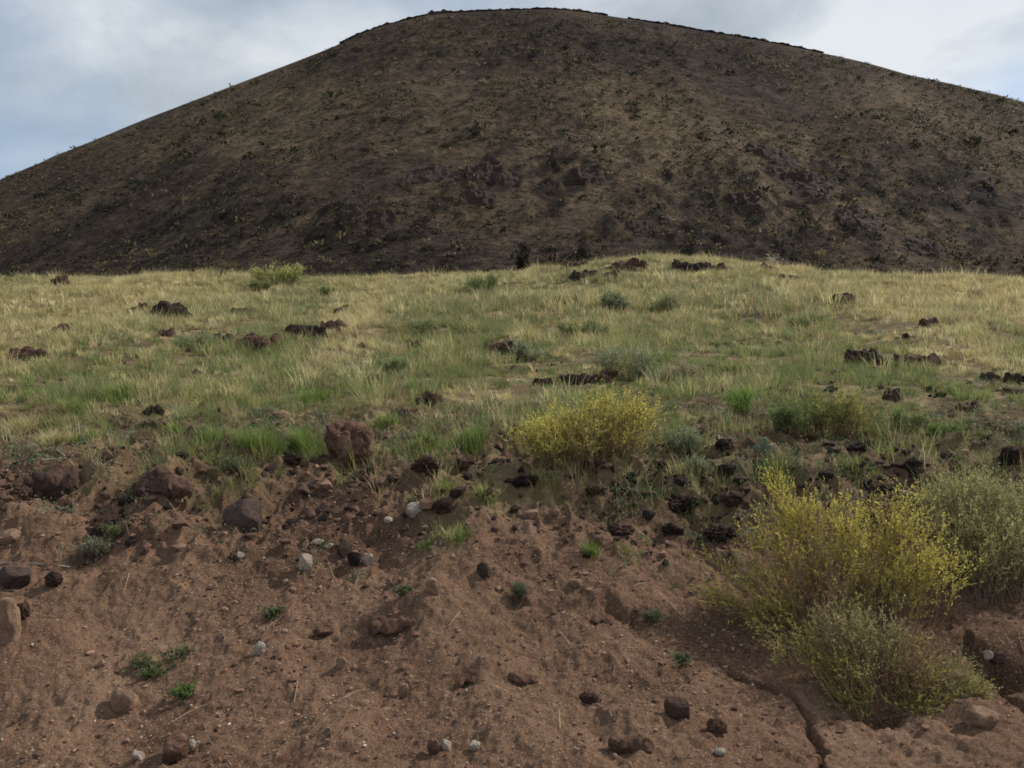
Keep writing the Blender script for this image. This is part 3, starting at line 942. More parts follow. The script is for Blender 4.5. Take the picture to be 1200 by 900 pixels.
def grass():
    dry_parts, grn_parts = [], []
    bands = [(4.9, 9, 70, 26, .0034, (.06, .24)), (9, 14, 38, 30, .0062, (.12, .34)), (14, 25, 26, 26, .0105, (.18, .42)), (25, 58, 15, 20, .019, (.26, .52))]
    for (d0, d1, dens, nb, wd, (h0, h1)) in bands:
        area = .7 * (d1 ** 2 - d0 ** 2) + 3.6 * (d1 - d0)
        n = int(area * dens)
        d = np.sqrt(RNG.uniform(d0 ** 2, d1 ** 2, n)); x = RNG.uniform(-1, 1, n) * (.7 * d + 1.8)
        z = H0(x, d)
        px, py = project(x, d, z)
        tm = turf_mask(x, d, z)
        cov = .42 + 1.25 * fbm2(x * .9, d * .7, 201, 4) * sstep(330, 430, py) + .35 * sstep(450, 350, py) + .25 * fbm2(x * .3, d * .2, 207, 3)
        keep = RNG.uniform(0, 1, n) < tm * np.clip(cov + .15, .06, 1)
        x, d, px, py = x[keep], d[keep], px[keep], py[keep]; n = len(x)
        gf = np.interp(py, [300, 330, 380, 430, 480, 540], [.18, .28, .43, .63, .84, .86])
        gf = gf + .55 * fbm2(x / (.07 * d + .6), d / (.16 * d + .8), 203, 4) - .20 * sstep(600, 1100, px) * sstep(480, 380, py) + .06 * sstep(500, 0, px)
        isg = RNG.uniform(0, 1, n) < np.clip(gf, .02, .95)
        hh = .9 * RNG.uniform(h0, h1, n) * np.clip(1 + .5 * fbm2(x * .8, d * .5, 204, 2), .5, 1.5) * np.where(RNG.uniform(0, 1, n) < .14, 1.5, .92)
        rad = hh * RNG.uniform(.28, .55, n)
        nbv = (nb * RNG.uniform(.6, 1.4, n)).astype(int)
        wv = np.full(n, wd)
        for flag, pal, lst in ((False, DRY, dry_parts), (True, GRN, grn_parts)):
            k = isg == flag
            if not k.any(): continue
            c = pal[RNG.integers(0, len(pal), k.sum())] * RNG.uniform(.58, 1.28, (k.sum(), 1))  # tone varies per tuft; the darker ones paint in shade
            if flag: # sage-grey kinds further up, fresh ones lower down
                gr = (sstep(440, 340, py[k]) * .75)[:, None]; c = c * (1 - gr) + gr * np.array((.27, .275, .135)) * RNG.uniform(.75, 1.2, (k.sum(), 1))
            if flag: # greener tips dry out to straw
                t = c * .8 + .2 * DRY[RNG.integers(0, 5, k.sum())]
            else:
                t = c * 1.12
            lst.append(tufts(x[k], d[k], rad[k], hh[k], nbv[k], c, t, wv[k], .55))
    tag(link('dry_grass', stack_mesh('dry_grass', dry_parts), M_BLADE), 'straw-yellow dry grass covering the slope up to the crest', 'grass', kind='stuff')
    tag(link('green_grass', stack_mesh('green_grass', grn_parts), M_BLADE), 'fresh green grass mixed through the lower slope', 'grass', kind='stuff')


grass()


# ------------------------------------------------------------------ leafy plants
def leaf_quads(p, d, length, width, rng):
    """diamond leaves at p along unit d"""
    n = len(p)
    r = rng.normal(size=(n, 3)); s = np.cross(d, r); s /= np.linalg.norm(s, axis=1)[:, None] + 1e-9
    a = p; b = p + d * (length * .5)[:, None] + s * (width * .5)[:, None]
    c = p + d * length[:, None]; e = p + d * (length * .5)[:, None] - s * (width * .5)[:, None]
    v = np.stack([a, b, c, e], 1).reshape(-1, 3)
    f = np.arange(n)[:, None] * 4 + np.array([[0, 1, 2, 3]])
    return v, f


def tubes(paths, r0, r1):
    """paths (n,k,3) -> three-sided tapering tubes"""
    n, k, _ = paths.shape
    d = np.gradient(paths, axis=1); d /= np.linalg.norm(d, axis=2)[..., None] + 1e-9
    up = np.zeros_like(d); up[..., 0] = 1
    s = np.cross(d, up); s /= np.linalg.norm(s, axis=2)[..., None] + 1e-9
    t = np.cross(d, s)
    rad = np.linspace(0, 1, k)[None, :, None]
    R = r0[:, None, None] * (1 - rad) + r1[:, None, None] * rad
    ring = [paths + R * (math.cos(a) * s + math.sin(a) * t) for a in (0, 2.094, 4.189)]
    v = np.stack(ring, 2).reshape(-1, 3)
    i = np.arange(n)[:, None, None] * k * 3 + np.arange(k - 1)[None, :, None] * 3
    fs = []
    for j in range(3):
        j2 = (j + 1) % 3
        fs.append(np.stack([i + j, i + j2, i + 3 + j2, i + 3 + j], -1).reshape(-1, 4))
    return v, np.concatenate(fs)


def bez(a, b, c, k):
    t = np.linspace(0, 1, k)[None, :, None]
    return (1 - t) ** 2 * a[:, None] + 2 * t * (1 - t) * b[:, None] + t ** 2 * c[:, None]


def bush_mesh(lobes, seed, nst, leafcol, tipcol, stemcol, leaf=(.014, .0035), twigs=4, leaves=10, rbase=.06, floor=None, droop=0., tw=.10, stemr=.0017, up=.5, follow=.5, wisp=.55):
    """lobes: (centre xyz rel. to the base, radius, share, leaf colour override)"""
    r = np.random.default_rng(seed)
    L = []
    sh = np.array([l[2] for l in lobes]); sh = sh / sh.sum()
    li = r.choice(len(lobes), nst, p=sh)
    cen = np.array([l[0] for l in lobes])[li]; rad = np.array([l[1] for l in lobes])[li]
    dirs = r.normal(size=(nst, 3)); dirs /= np.linalg.norm(dirs, axis=1)[:, None]
    dirs[:, 2] = np.abs(dirs[:, 2]) * .9 + .1 * dirs[:, 2]
    tip = cen + dirs * (rad * (r.uniform(.25, 1.05, nst) ** .75 * (1 + wisp * (r.uniform(0, 1, nst) < .2))))[:, None]
    a = r.uniform(0, 6.283, nst); rb = rbase * np.sqrt(r.uniform(0, 1, nst))
    base = np.stack([rb * np.cos(a) + tip[:, 0] * follow, rb * np.sin(a) + tip[:, 1] * follow, np.full(nst, -.02)], -1)
    if floor is not None:
        base[:, 2] = floor(base[:, 0], base[:, 1]) - .01
        fl = floor(tip[:, 0], tip[:, 1]) + .012
        tip[:, 2] = np.maximum(tip[:, 2], fl)
    ctl = base * .45 + tip * .55; ctl[:, 2] += (up - .5) * np.linalg.norm(tip - base, axis=1) * .4
    ctl += r.normal(0, .06, ctl.shape) * np.linalg.norm(tip - base, axis=1)[:, None]
    path = bez(base, ctl, tip, 6)
    sv, sf = tubes(path, np.full(nst, stemr) * r.uniform(.6, 1.3, nst), np.full(nst, stemr * .35))
    sc = np.repeat((np.array(stemcol)[None] * r.uniform(.6, 1.5, (nst, 1))), 18, 0)
    # twigs leave the outer half of each stem
    idx = np.repeat(np.arange(nst), twigs); m = len(idx)
    t = r.uniform(.35, 1.0, m); t[::twigs] = 1.0
    q0 = ((1 - t) ** 2)[:, None] * base[idx] + (2 * t * (1 - t))[:, None] * ctl[idx] + (t ** 2)[:, None] * tip[idx]
    tan = 2 * (1 - t)[:, None] * (ctl - base)[idx] + 2 * t[:, None] * (tip - ctl)[idx]
    tan /= np.linalg.norm(tan, axis=1)[:, None] + 1e-9
    td = tan + r.normal(0, .6, (m, 3)); td[:, 2] += .45 - droop; td /= np.linalg.norm(td, axis=1)[:, None]
    tl = tw * r.uniform(.5, 1.2, m)
    q2 = q0 + td * tl[:, None]
    q1 = q0 + td * (tl * .5)[:, None] + r.normal(0, .06, (m, 3)) * tl[:, None]
    tv, tf = tubes(bez(q0, q1, q2, 3), np.full(m, stemr * .4), np.full(m, stemr * .2))
    tc = np.repeat(np.array(stemcol)[None] * r.uniform(.7, 1.4, (m, 1)) * .6 + np.array(leafcol)[None] * .4, 9, 0)
    SV = np.concatenate([sv, tv]); SF = np.concatenate([sf, tf + len(sv)]); SC = np.concatenate([sc, tc])
    # leaves
    lidx = np.repeat(np.arange(m), leaves); k = len(lidx)
    u = r.uniform(.05, 1.0, k)
    lp = ((1 - u) ** 2)[:, None] * q0[lidx] + (2 * u * (1 - u))[:, None] * q1[lidx] + (u ** 2)[:, None] * q2[lidx]
    ld = td[lidx] + r.normal(0, .55, (k, 3)); ld /= np.linalg.norm(ld, axis=1)[:, None]
    ll = leaf[0] * r.uniform(.6, 1.3, k); lw = leaf[1] * r.uniform(.7, 1.3, k)
    lv, lf = leaf_quads(lp, ld, ll, lw, r)
    per = np.array([l[3] if len(l) > 3 and l[3] is not None else leafcol for l in lobes])
    pert = np.array([l[4] if len(l) > 4 and l[4] is not None else tipcol for l in lobes])
    sw_ = np.where(r.uniform(0, 1, nst) < .3, r.choice(len(lobes), nst, p=sh), li)
    own = sw_[idx][lidx]
    live = (r.uniform(0, 1, nst) > .07)[idx][lidx]
    lv = lv.reshape(-1, 4, 3); lv[~live] = lp[~live][:, None, :] + (lv[~live] - lp[~live][:, None, :]) * .15; lv = lv.reshape(-1, 3)
    hue = np.clip(u * .9 + r.normal(0, .18, k), 0, 1)[:, None] * np.clip(.35 + t[idx * 0 + np.arange(m)][lidx] * .8, 0, 1)[:, None]
    lc = per[own] * (1 - hue) + pert[own] * hue
    lc = lc * (r.uniform(.7, 1.25, (m, 1))[lidx]) * r.uniform(.85, 1.15, (k, 1))
    lc = np.repeat(lc, 4, 0)
    return (SV, SF, SC), (lv, lf, lc)


def plant(name, x, y, st, lf, label, cat, group=None, leafname='foliage', z=None):
    z = float(H(np.array([x]), np.array([y]))[0]) if z is None else z
    e = bpy.data.objects.new(name, None); COL.objects.link(e); e.location = (x, y, z); e.empty_display_size = .1
    tag(e, label, cat, group)
    link('stem', mesh_np('stem', st[0], [st[1]], st[2]), M_STEM, e)
    link(leafname, mesh_np(leafname, lf[0], [lf[1]], lf[2]), M_LEAF, e)
    return e


def px_bush(name, bpx, lobes_px, label, cat, seed, nst, leafcol, tipcol, stemcol, group=None, **kw):
    x, y = px_ground(*bpx)
    z = float(H(np.array([x]), np.array([y]))[0])
    lobes = []
    for l in lobes_px:
        a, b, rr, off, share = l[:5]
        q = at_depth(a, b, y + off)
        lobes.append((np.array([q[0] - x, q[1] - y, q[2] - z]), rr * (y + off) / F, share) + tuple(l[5:]))
    fl = lambda u, v: H(u + x, v + y) - z
    st, lf = bush_mesh(lobes, seed, nst, leafcol, tipcol, stemcol, floor=fl, **kw)
    return plant(name, x, y, st, lf, label, cat, group, z=z)


YL, YT = (.38, .34, .085), (.84, .75, .19)
OL, OT = (.25, .24, .085), (.52, .47, .14)
SG, SGT = (.27, .275, .11), (.58, .55, .26)
DB = (.20, .12, .08)
BR, BRT = (.24, .155, .095), (.33, .25, .14)

# the mid yellow bush
px_bush('snakeweed_bush', (690, 543), [(640, 515, 30, .0, 1), (665, 505, 28, .15, .8), (705, 490, 34, .1, 1.2), (738, 498, 30, .05, 1.1), (755, 490, 20, .1, .5), (690, 515, 38, -.1, .8, BR, OT), (725, 520, 40, -.05, .8, BR, OT), (618, 518, 20, 0, .6), (650, 528, 28, -.1, .6)],
        'broad yellow flowering bush on its own in the middle, behind bare dirt', 'bush', 11, 500, (.30, .27, .09), (.85, .77, .20), DB, leaf=(.018, .0055), twigs=6, leaves=11, tw=.12, rbase=.16, follow=.6)
# the big yellow bush at right
px_bush('snakeweed_bush', (990, 735), [(908, 578, 20, .3, .45, YL, YT), (925, 610, 26, .25, .6, YL, YT), (955, 610, 34, .2, .8, YL, YT), (1000, 640, 40, .15, .8, YL, YT), (1045, 612, 34, .2, .9, YL, YT), (1075, 635, 40, .1, 1.1, YL, YT), (1070, 675, 40, .0, 1.0, YL, YT),
        (1105, 668, 28, -.05, .5, YL, YT), (1138, 678, 16, -.05, .14, YL, YT), (940, 665, 44, .0, .8, BR, BRT), (985, 690, 44, -.05, .7, BR, BRT), (890, 638, 22, .15, .3, YL, YT), (880, 690, 40, .05, .5, OL, OT), (838, 670, 24, .1, .2, OL, OT), (840, 705, 22, 0, .2, OL, OT), (905, 730, 40, -.05, .5, OL, OT), (1025, 690, 40, -.05, .5, OL, OT)],
        'largest yellow flowering bush spilling over the bank at right', 'bush', 12, 540, YL, YT, DB, leaf=(.0135, .0052), twigs=6, leaves=14, tw=.12, rbase=.16, follow=.55)
# sage at right
px_bush('sage_bush', (1165, 700), [(1100, 590, 24, .35, .6), (1128, 585, 26, .35, .8), (1165, 592, 32, .35, .9), (1205, 605, 36, .35, 1), (1125, 630, 38, .2, .9), (1175, 640, 44, .15, 1), (1235, 640, 50, .3, 1), (1150, 668, 30, .05, .5, BR, SGT), (1200, 680, 30, .1, .5, BR, SGT)],
        'rounded grey-green sage bush behind the yellow bush at the right edge', 'bush', 13, 720, SG, SGT, (.15, .11, .08), leaf=(.016, .0046), twigs=6, leaves=12, tw=.10, rbase=.14, follow=.5)
# low sprawling bush
px_bush('sprawling_bush', (1045, 812), [(975, 742, 34, .1, .8, (.22, .22, .095), (.43, .41, .20)), (1015, 749, 38, .1, .9, (.22, .22, .095), (.43, .41, .20)), (930, 762, 28, .15, .4, OL, OT), (1062, 774, 42, .1, .9, BR, BRT), (1085, 804, 36, .0, .8, (.27, .17, .10), (.40, .29, .17)), (1115, 804, 34, .05, .8, (.24, .21, .10), (.38, .35, .17)),
        (1125, 832, 26, -.05, .5, SG, (.40, .37, .17)), (1075, 839, 24, -.1, .4, OL, OT), (985, 794, 32, 0, .5, OL, OT), (1000, 829, 22, -.05, .25, OL, OT), (960, 779, 24, .05, .3, OL, OT)],
        'low sprawling bush, half dry and reddish, hanging down the bank', 'bush', 14, 420, (.21, .205, .09), (.40, .375, .18), (.24, .14, .09), leaf=(.016, .0048), twigs=6, leaves=12, tw=.10, rbase=.10, droop=.3, follow=.6)
# green and yellow bush
px_bush('snakeweed_bush', (975, 512), [(992, 478, 18, .1, .8, OL, (.60, .56, .15)), (985, 488, 24, .1, .9, OL, (.40, .38, .10)), (950, 494, 24, .1, 1, (.12, .17, .05), (.24, .29, .09)), (930, 500, 18, .1, .7, (.12, .17, .05), (.22, .28, .09)), (1002, 496, 18, 0, .6, OL, OT), (975, 502, 26, 0, .6, (.12, .09, .05), (.18, .16, .07))],
        'small green and yellow bush up the slope from the big yellow bush', 'bush', 15, 240, OL, OT, (.10, .06, .04), leaf=(.024, .006), twigs=4, leaves=9, tw=.14, rbase=.12, follow=.7)

# shrubs spread through the grassland
SHR = [
    (322, 338, 54, 28, (.15, .165, .055), (.27, .27, .11), 'leafy_shrub', 'pale green leafy shrub on the crest line at left', 'dome'),
    (300, 342, 28, 14, (.08, .10, .04), (.15, .16, .07), 'leafy_shrub', 'darker green low shrub at the left foot of the crest shrub', 'dome'),
    (376, 346, 26, 12, (.10, .12, .045), (.2, .2, .09), 'leafy_shrub', 'low green shrub right of the crest shrub', 'dome'),
    (568, 346, 34, 24, (.055, .085, .032), (.12, .15, .06), 'leafy_shrub', 'dark green shrub on the upper slope above the middle outcrop', 'dome'),
    (727, 369, 44, 24, (.07, .085, .05), (.13, .15, .085), 'sage_shrub', 'dark grey-green shrub below the crest outcrops', 'dome'),
    (778, 372, 44, 32, (.115, .125, .06), (.22, .215, .12), 'sage_shrub', 'pale feathery shrub right of the dark grey-green shrub', 'dome'),
    (683, 398, 60, 22, (.10, .12, .05), (.19, .2, .09), 'sage_shrub', 'wide low green shrub left of the pale sage clump', 'dome'),
    (740, 448, 92, 40, (.115, .13, .075), (.22, .23, .14), 'sage_shrub', 'broad pale sage clump right behind the yellow bush', 'dome'),
    (800, 448, 42, 28, (.15, .12, .085), (.23, .2, .14), 'dry_shrub', 'brownish dry shrub right of the broad sage clump', 'dome'),
    (620, 425, 36, 26, (.12, .14, .085), (.21, .22, .14), 'sage_shrub', 'grey-green sage clump right of the mid-grassland outcrop', 'dome'),
    (905, 311, 12, 22, (.15, .14, .10), (.25, .24, .18), 'grey_shrub', 'grey upright tuft standing on the crest at right', 'dome'),
    (865, 486, 38, 30, (.07, .12, .025), (.13, .20, .05), 'green_shrub', 'bright green bush-like clump left of the green and yellow bush', 'dome'),
    (920, 510, 56, 34, (.06, .085, .03), (.12, .15, .055), 'green_shrub', 'dark green clump touching the left of the green and yellow bush', 'dome'),
    (955, 388, 46, 22, (.085, .11, .04), (.17, .18, .08), 'green_shrub', 'green shrub in yellow grass above the green and yellow bush', 'dome'),
    (1060, 505, 50, 22, (.075, .105, .045), (.15, .17, .07), 'green_shrub', 'green clump right of the green and yellow bush', 'dome'),
    (1118, 506, 44, 22, (.065, .10, .03), (.13, .17, .055), 'green_shrub', 'bright green clump furthest right along the lower grass edge', 'dome'),
    (798, 540, 50, 30, (.095, .12, .07), (.17, .19, .11), 'sage_shrub', 'grey-green weed clump right of the yellow bush', 'dome'),
    (820, 560, 34, 22, (.085, .11, .06), (.16, .18, .1), 'sage_shrub', 'small grey-green weed among the black jumble', 'dome'),
    (500, 395, 40, 20, (.10, .12, .05), (.19, .2, .1), 'sage_shrub', 'green shrub in the mid slope above the broad brown rock', 'dome'),
    (460, 440, 40, 20, (.085, .115, .05), (.17, .19, .09), 'sage_shrub', 'green clump behind the black rock above the red boulder', 'dome'),
    (225, 412, 44, 24, (.10, .13, .06), (.19, .21, .11), 'sage_shrub', 'green clump left of the reddish outcrop', 'dome'),
    (110, 660, 34, 26, (.12, .125, .08), (.23, .23, .16), 'bank_plant', 'small grey leafy plant on the left bank by a black rock', 'dome'),
    (130, 635, 22, 14, (.09, .10, .045), (.15, .16, .07), 'bank_plant', 'small green plant behind the grey leafy plant', 'dome'),
    (212, 826, 34, 20, (.045, .085, .025), (.13, .21, .06), 'bank_plant', 'bright green seedling on the dirt right of the tan stone', 'flat'),
    (208, 780, 46, 10, (.075, .085, .045), (.13, .14, .07), 'bank_plant', 'flat dull green plant above the bright seedling', 'flat'),
    (160, 790, 40, 18, (.085, .095, .05), (.14, .15, .075), 'bank_plant', 'faint green plant left of the flat dull one', 'flat'),
    (180, 796, 30, 8, (.05, .07, .03), (.10, .13, .05), 'bank_plant', 'dark creeping sprig between the faint plant and the seedling', 'flat'),
    (609, 706, 18, 22, (.07, .085, .05), (.13, .15, .09), 'bank_plant', 'tiny grey-green plant on the open dirt right of centre', 'dome'),
    (764, 735, 26, 16, (.08, .095, .055), (.15, .16, .1), 'bank_plant', 'tiny plant on the dirt left of the big yellow bush', 'dome'),
    (470, 700, 22, 10, (.075, .085, .045), (.12, .13, .07), 'bank_plant', 'faint sprig on top of the mid bank mound', 'flat'),
    (318, 728, 24, 8, (.06, .075, .04), (.11, .13, .06), 'bank_plant', 'dark sprig on open dirt below the grey boulder', 'flat'),
    (268, 555, 50, 24, (.085, .10, .05), (.15, .16, .085), 'bank_plant', 'dull green plant at the grass edge above the grey boulder', 'dome'),
    (800, 780, 20, 10, (.07, .085, .045), (.13, .14, .08), 'bank_plant', 'sprig on the dirt above the rounded dark brown stone', 'flat'),
]
for i, (px, py, w, h, c0, c1, nm, lb, kind) in enumerate(SHR):
    x, y = px_ground(px, py)
    sc = y / F
    W, Hh = w * sc * .5, h * sc
    y += W * .5
    if kind == 'dome':
        rr_ = np.random.default_rng(i + 50); lobes = [((W * rr_.uniform(-.85, .85), W * rr_.uniform(-.5, .5), Hh * rr_.uniform(.15, .6)), max(W, Hh) * rr_.uniform(.18, .42), rr_.uniform(.4, 1.2)) for _ in range(8)]
    else:
        lobes = [((W * .5 * math.cos(q + i), W * .4 * math.sin(q + i), Hh * .25), W * .45, 1) for q in (0, 1.5, 3.0, 4.5)]
    zz = float(H(np.array([x]), np.array([y]))[0])
    fl = (lambda u, v, x=x, y=y, zz=zz: H(u + x, v + y) - zz)
    ls = max(.010, .0022 * y) if kind == 'dome' else max(.014, .0035 * y)
    n = int(np.clip(40 + w * h * .085, 40, 220)) if kind == 'dome' else 22
    kk = 2.1 if nm != 'bank_plant' else 1.5
    c0 = tuple(q * kk for q in c0); c1 = tuple(q * kk for q in c1)
    st, lf = bush_mesh(lobes, 300 + i, n, c0, c1, (.10, .07, .045), leaf=(ls * 1.2, ls * (.36 if kind == 'dome' else .5)), twigs=3, leaves=8, tw=max(Hh * .35, .03), rbase=W * .3 if kind == 'dome' else .004, floor=fl, stemr=max(.0015, .0002 * y), follow=.7 if kind == 'dome' else 0.)
    plant(nm, x, y, st, lf, lb, 'plant' if nm == 'bank_plant' else 'shrub', {'sage_shrub': 'grey-green shrubs in the grassland', 'green_shrub': 'green clumps along the lower grass', 'leafy_shrub': 'leafy shrubs near the crest', 'bank_plant': 'small plants on the bare bank'}.get(nm), z=zz)

# grass tufts that stand out one by one
TUF = [
    (205, 508, 34, 34, .9, 'bright green grass tuft, first from the left in the row above the bank'),
    (248, 516, 36, 36, .95, 'bright green grass tuft, second from the left in the row above the bank'),
    (303, 528, 54, 52, .8, 'tall pale green grass tuft left of the red boulder, biggest of the row'),
    (358, 532, 46, 46, 1., 'deep green grass tuft directly left of the red boulder'),
    (60, 520, 46, 34, .15, 'straw-coloured grass tuft at the left above the sticks'),
    (20, 510, 40, 34, .2, 'straw-coloured grass tuft at the left edge of the lower grass'),
    (545, 525, 56, 42, .95, 'green grass tuft left of the mid yellow bush'),
    (500, 528, 42, 30, .85, 'green grass tuft right behind the red boulder'),
    (450, 500, 44, 28, .8, 'green grass tuft up the slope from the red boulder'),
    (132, 470, 46, 40, .75, 'green grass tuft on the left slope below the sunken outcrop'),
    (90, 485, 40, 34, .8, 'green grass tuft left of the tall left slope tuft'),
    (370, 470, 48, 30, .85, 'green grass tuft in mid slope above the deep green tuft'),
    (325, 452, 50, 30, .6, 'mixed grass tuft in mid slope below the reddish outcrop'),
    (693, 652, 22, 28, .8, 'lone green grass tuft in the rubble below the yellow bush'),
    (568, 585, 26, 30, .45, 'small pale grass tuft over a narrow black chunk'),
    (520, 580, 34, 24, .8, 'small green grass tuft among brown chunks right of the red boulder'),
    (535, 632, 40, 22, .7, 'green weedy tuft on the dirt near the flat white stone'),
    (505, 640, 34, 16, .6, 'low weedy tuft below the flat white stone'),
    (740, 655, 30, 16, .7, 'low green tuft in the rubble left of the black jumble'),
    (915, 570, 36, 36, .85, 'green grass tuft just behind the top of the big yellow bush'),
    (1010, 560, 60, 22, .75, 'low green weed tuft behind the big yellow bush'),
    (860, 440, 40, 30, .6, 'green grass tuft in mid slope, right of the brownish shrub'),
    (1150, 400, 50, 26, .35, 'yellow-green grass tuft on the right slope'),
    (400, 340, 44, 18, .35, 'pale grass tuft on the crest right of the crest shrub'),
    (95, 520, 40, 28, .5, 'mixed grass tuft right of the straw-coloured tufts'),
]
for i, (px, py, w, h, g, lb) in enumerate(TUF):
    x, y = px_ground(px, py)
    sc = y / F
    W, Hh = w * sc * .5, h * sc
    y += W * .4
    r = np.random.default_rng(700 + i)
    nt_ = int(np.clip(w * h / 55, 8, 40))
    a = r.uniform(0, 6.283, nt_); rr = W * .75 * np.sqrt(r.uniform(0, 1, nt_))
    tx, ty = x + rr * np.cos(a), y + rr * np.sin(a)
    gm = np.array([(.11, .19, .035), (.14, .225, .045), (.18, .25, .065)])[r.integers(0, 3, nt_)]
    dm = DRY[r.integers(0, 5, nt_)]
    k = (r.uniform(0, 1, nt_) < g)[:, None]
    c = np.where(k, gm, dm); t = np.where(k, gm * .7 + .3 * np.array((.3, .3, .12)), dm * 1.1)
    v, q, tr, cc = tufts(tx, ty, np.full(nt_, W * .4), Hh * (1 - .45 * rr / W) * r.uniform(.75, 1.05, nt_), np.full(nt_, 26), c, t, np.full(nt_, max(.0028, .0006 * y)), .5, rng=r)
    zz = float(H(np.array([x]), np.array([y]))[0])
    v = v - np.array([x, y, zz])
    o = link('grass_tuft', mesh_np('grass_tuft', v, [q, tr], cc), M_BLADE, loc=(x, y, zz))
    tag(o, lb, 'grass tuft', 'grass tufts along the lower slope')


# low weeds between the grass and on the dirt edge
def weeds():
    n = 6600
    d = np.concatenate([RNG.uniform(4.3, 9, n // 2), RNG.uniform(8, 26, n // 2)]); x = RNG.uniform(-1, 1, n) * (.66 * d + 1.6)
    px, py = project(x, d, H0(x, d))
    dn = np.interp(py, [340, 400, 470, 560, 620, 680, 720], [.4, .75, .95, 1., .6, .12, 0])
    dn = dn * sstep(-.25, .35, fbm2(x * .9, d * .7, 301, 3))
    keep = RNG.uniform(0, 1, n) < dn
    x, d = x[keep], d[keep]; n = len(x)
    rad = RNG.uniform(.03, .10, n) * (1 + .06 * d); k = 46
    idx = np.repeat(np.arange(n), k); m = len(idx)
    a = RNG.uniform(0, 6.283, m); rr = rad[idx] * np.sqrt(RNG.uniform(0, 1, m))
    bx, by = x[idx] + rr * np.cos(a), d[idx] + rr * np.sin(a)
    bz = H(bx, by) + rad[idx] * .55 * RNG.uniform(0, 1, m) * (1 - .5 * rr / rad[idx])
    dr = RNG.normal(0, .6, (m, 3)); dr[:, 2] = np.abs(dr[:, 2]) + .4; dr /= np.linalg.norm(dr, axis=1)[:, None]
    ls = (.010 + .0022 * d)[idx] * RNG.uniform(.7, 1.4, m)
    v, f = leaf_quads(np.stack([bx, by, bz], -1), dr, ls, ls * .38, RNG)
    pal = np.array([(.15, .185, .10), (.19, .22, .13), (.115, .16, .065), (.23, .235, .15), (.22, .15, .10), (.20, .12, .085), (.26, .25, .17)])
    c = pal[RNG.integers(0, 7, n)][idx] * RNG.uniform(.75, 1.25, (m, 1))
    tag(link('weeds', mesh_np('weeds', v, [f], np.repeat(c, 4, 0)), M_LEAF), 'low grey-green weeds creeping between the grass and onto the dirt', 'weeds', kind='stuff')


weeds()


def litter():
    """dead twigs and straw on the bank"""
    n = 1500
    d = RNG.uniform(3.0, 7.2, n); x = RNG.uniform(-1, 1, n) * (.66 * d + 1.6)
    px, py = project(x, d, H0(x, d))
    dn = np.interp(py, [520, 560, 620, 700, 900], [.6, .9, .6, .2, .12]) + .6 * np.exp(-((px - 900) / 160) ** 2 - ((py - 740) / 90) ** 2)
    keep = RNG.uniform(0, 1, n) < dn
    x, d = x[keep], d[keep]; n = len(x)
    L = RNG.uniform(.03, .16, n); a = RNG.uniform(0, 6.283, n)
    p0 = np.stack([x, d, H(x, d) + .004], -1)
    x2, y2 = x + L * np.cos(a), d + L * np.sin(a)
    p2 = np.stack([x2, y2, H(x2, y2) + RNG.uniform(.002, .03, n)], -1)
    p1 = (p0 + p2) / 2; p1[:, 2] += RNG.uniform(.004, .02, n)
    v, f = tubes(bez(p0, p1, p2, 4), np.full(n, .0016), np.full(n, .0009))
    pal = np.array([(.30, .22, .15), (.2, .13, .09), (.40, .33, .25), (.13, .085, .06)])
    c = np.repeat(pal[RNG.integers(0, 4, n)], 12, 0)
    tag(link('litter', mesh_np('litter', v, [f], c), M_STEM), 'dead straw and twigs lying on the bank', 'litter', kind='stuff')


litter()

# bleached sticks above the left bank
for i, (a, b, lb) in enumerate([((66, 528), (84, 546), 'bleached stick slanting down at the top of the left bank'), ((50, 542), (92, 541), 'bleached stick lying level below the slanting one'),
                                ((0, 663), (82, 668), 'long thin pale stick lying by the left edge, above the flat grey stone')]):
    xa, ya = px_ground(*a); xb, yb = px_ground(*b)
    pa = np.array([xa, ya, float(H(np.array([xa]), np.array([ya]))[0]) + .015]); pb = np.array([xb, yb, float(H(np.array([xb]), np.array([yb]))[0]) + .015])
    org = pa.copy(); mid = (pa + pb) / 2 + np.array([0, .01, .015])
    v, f = tubes(bez((pa - org)[None], (mid - org)[None], (pb - org)[None], 7), np.array([.007 if i < 2 else .005]), np.array([.004]))
    tag(link('stick', mesh_np('stick', v, [f], np.tile((.48, .42, .35), (len(v), 1))), M_STEM, loc=tuple(org)), lb, 'stick')


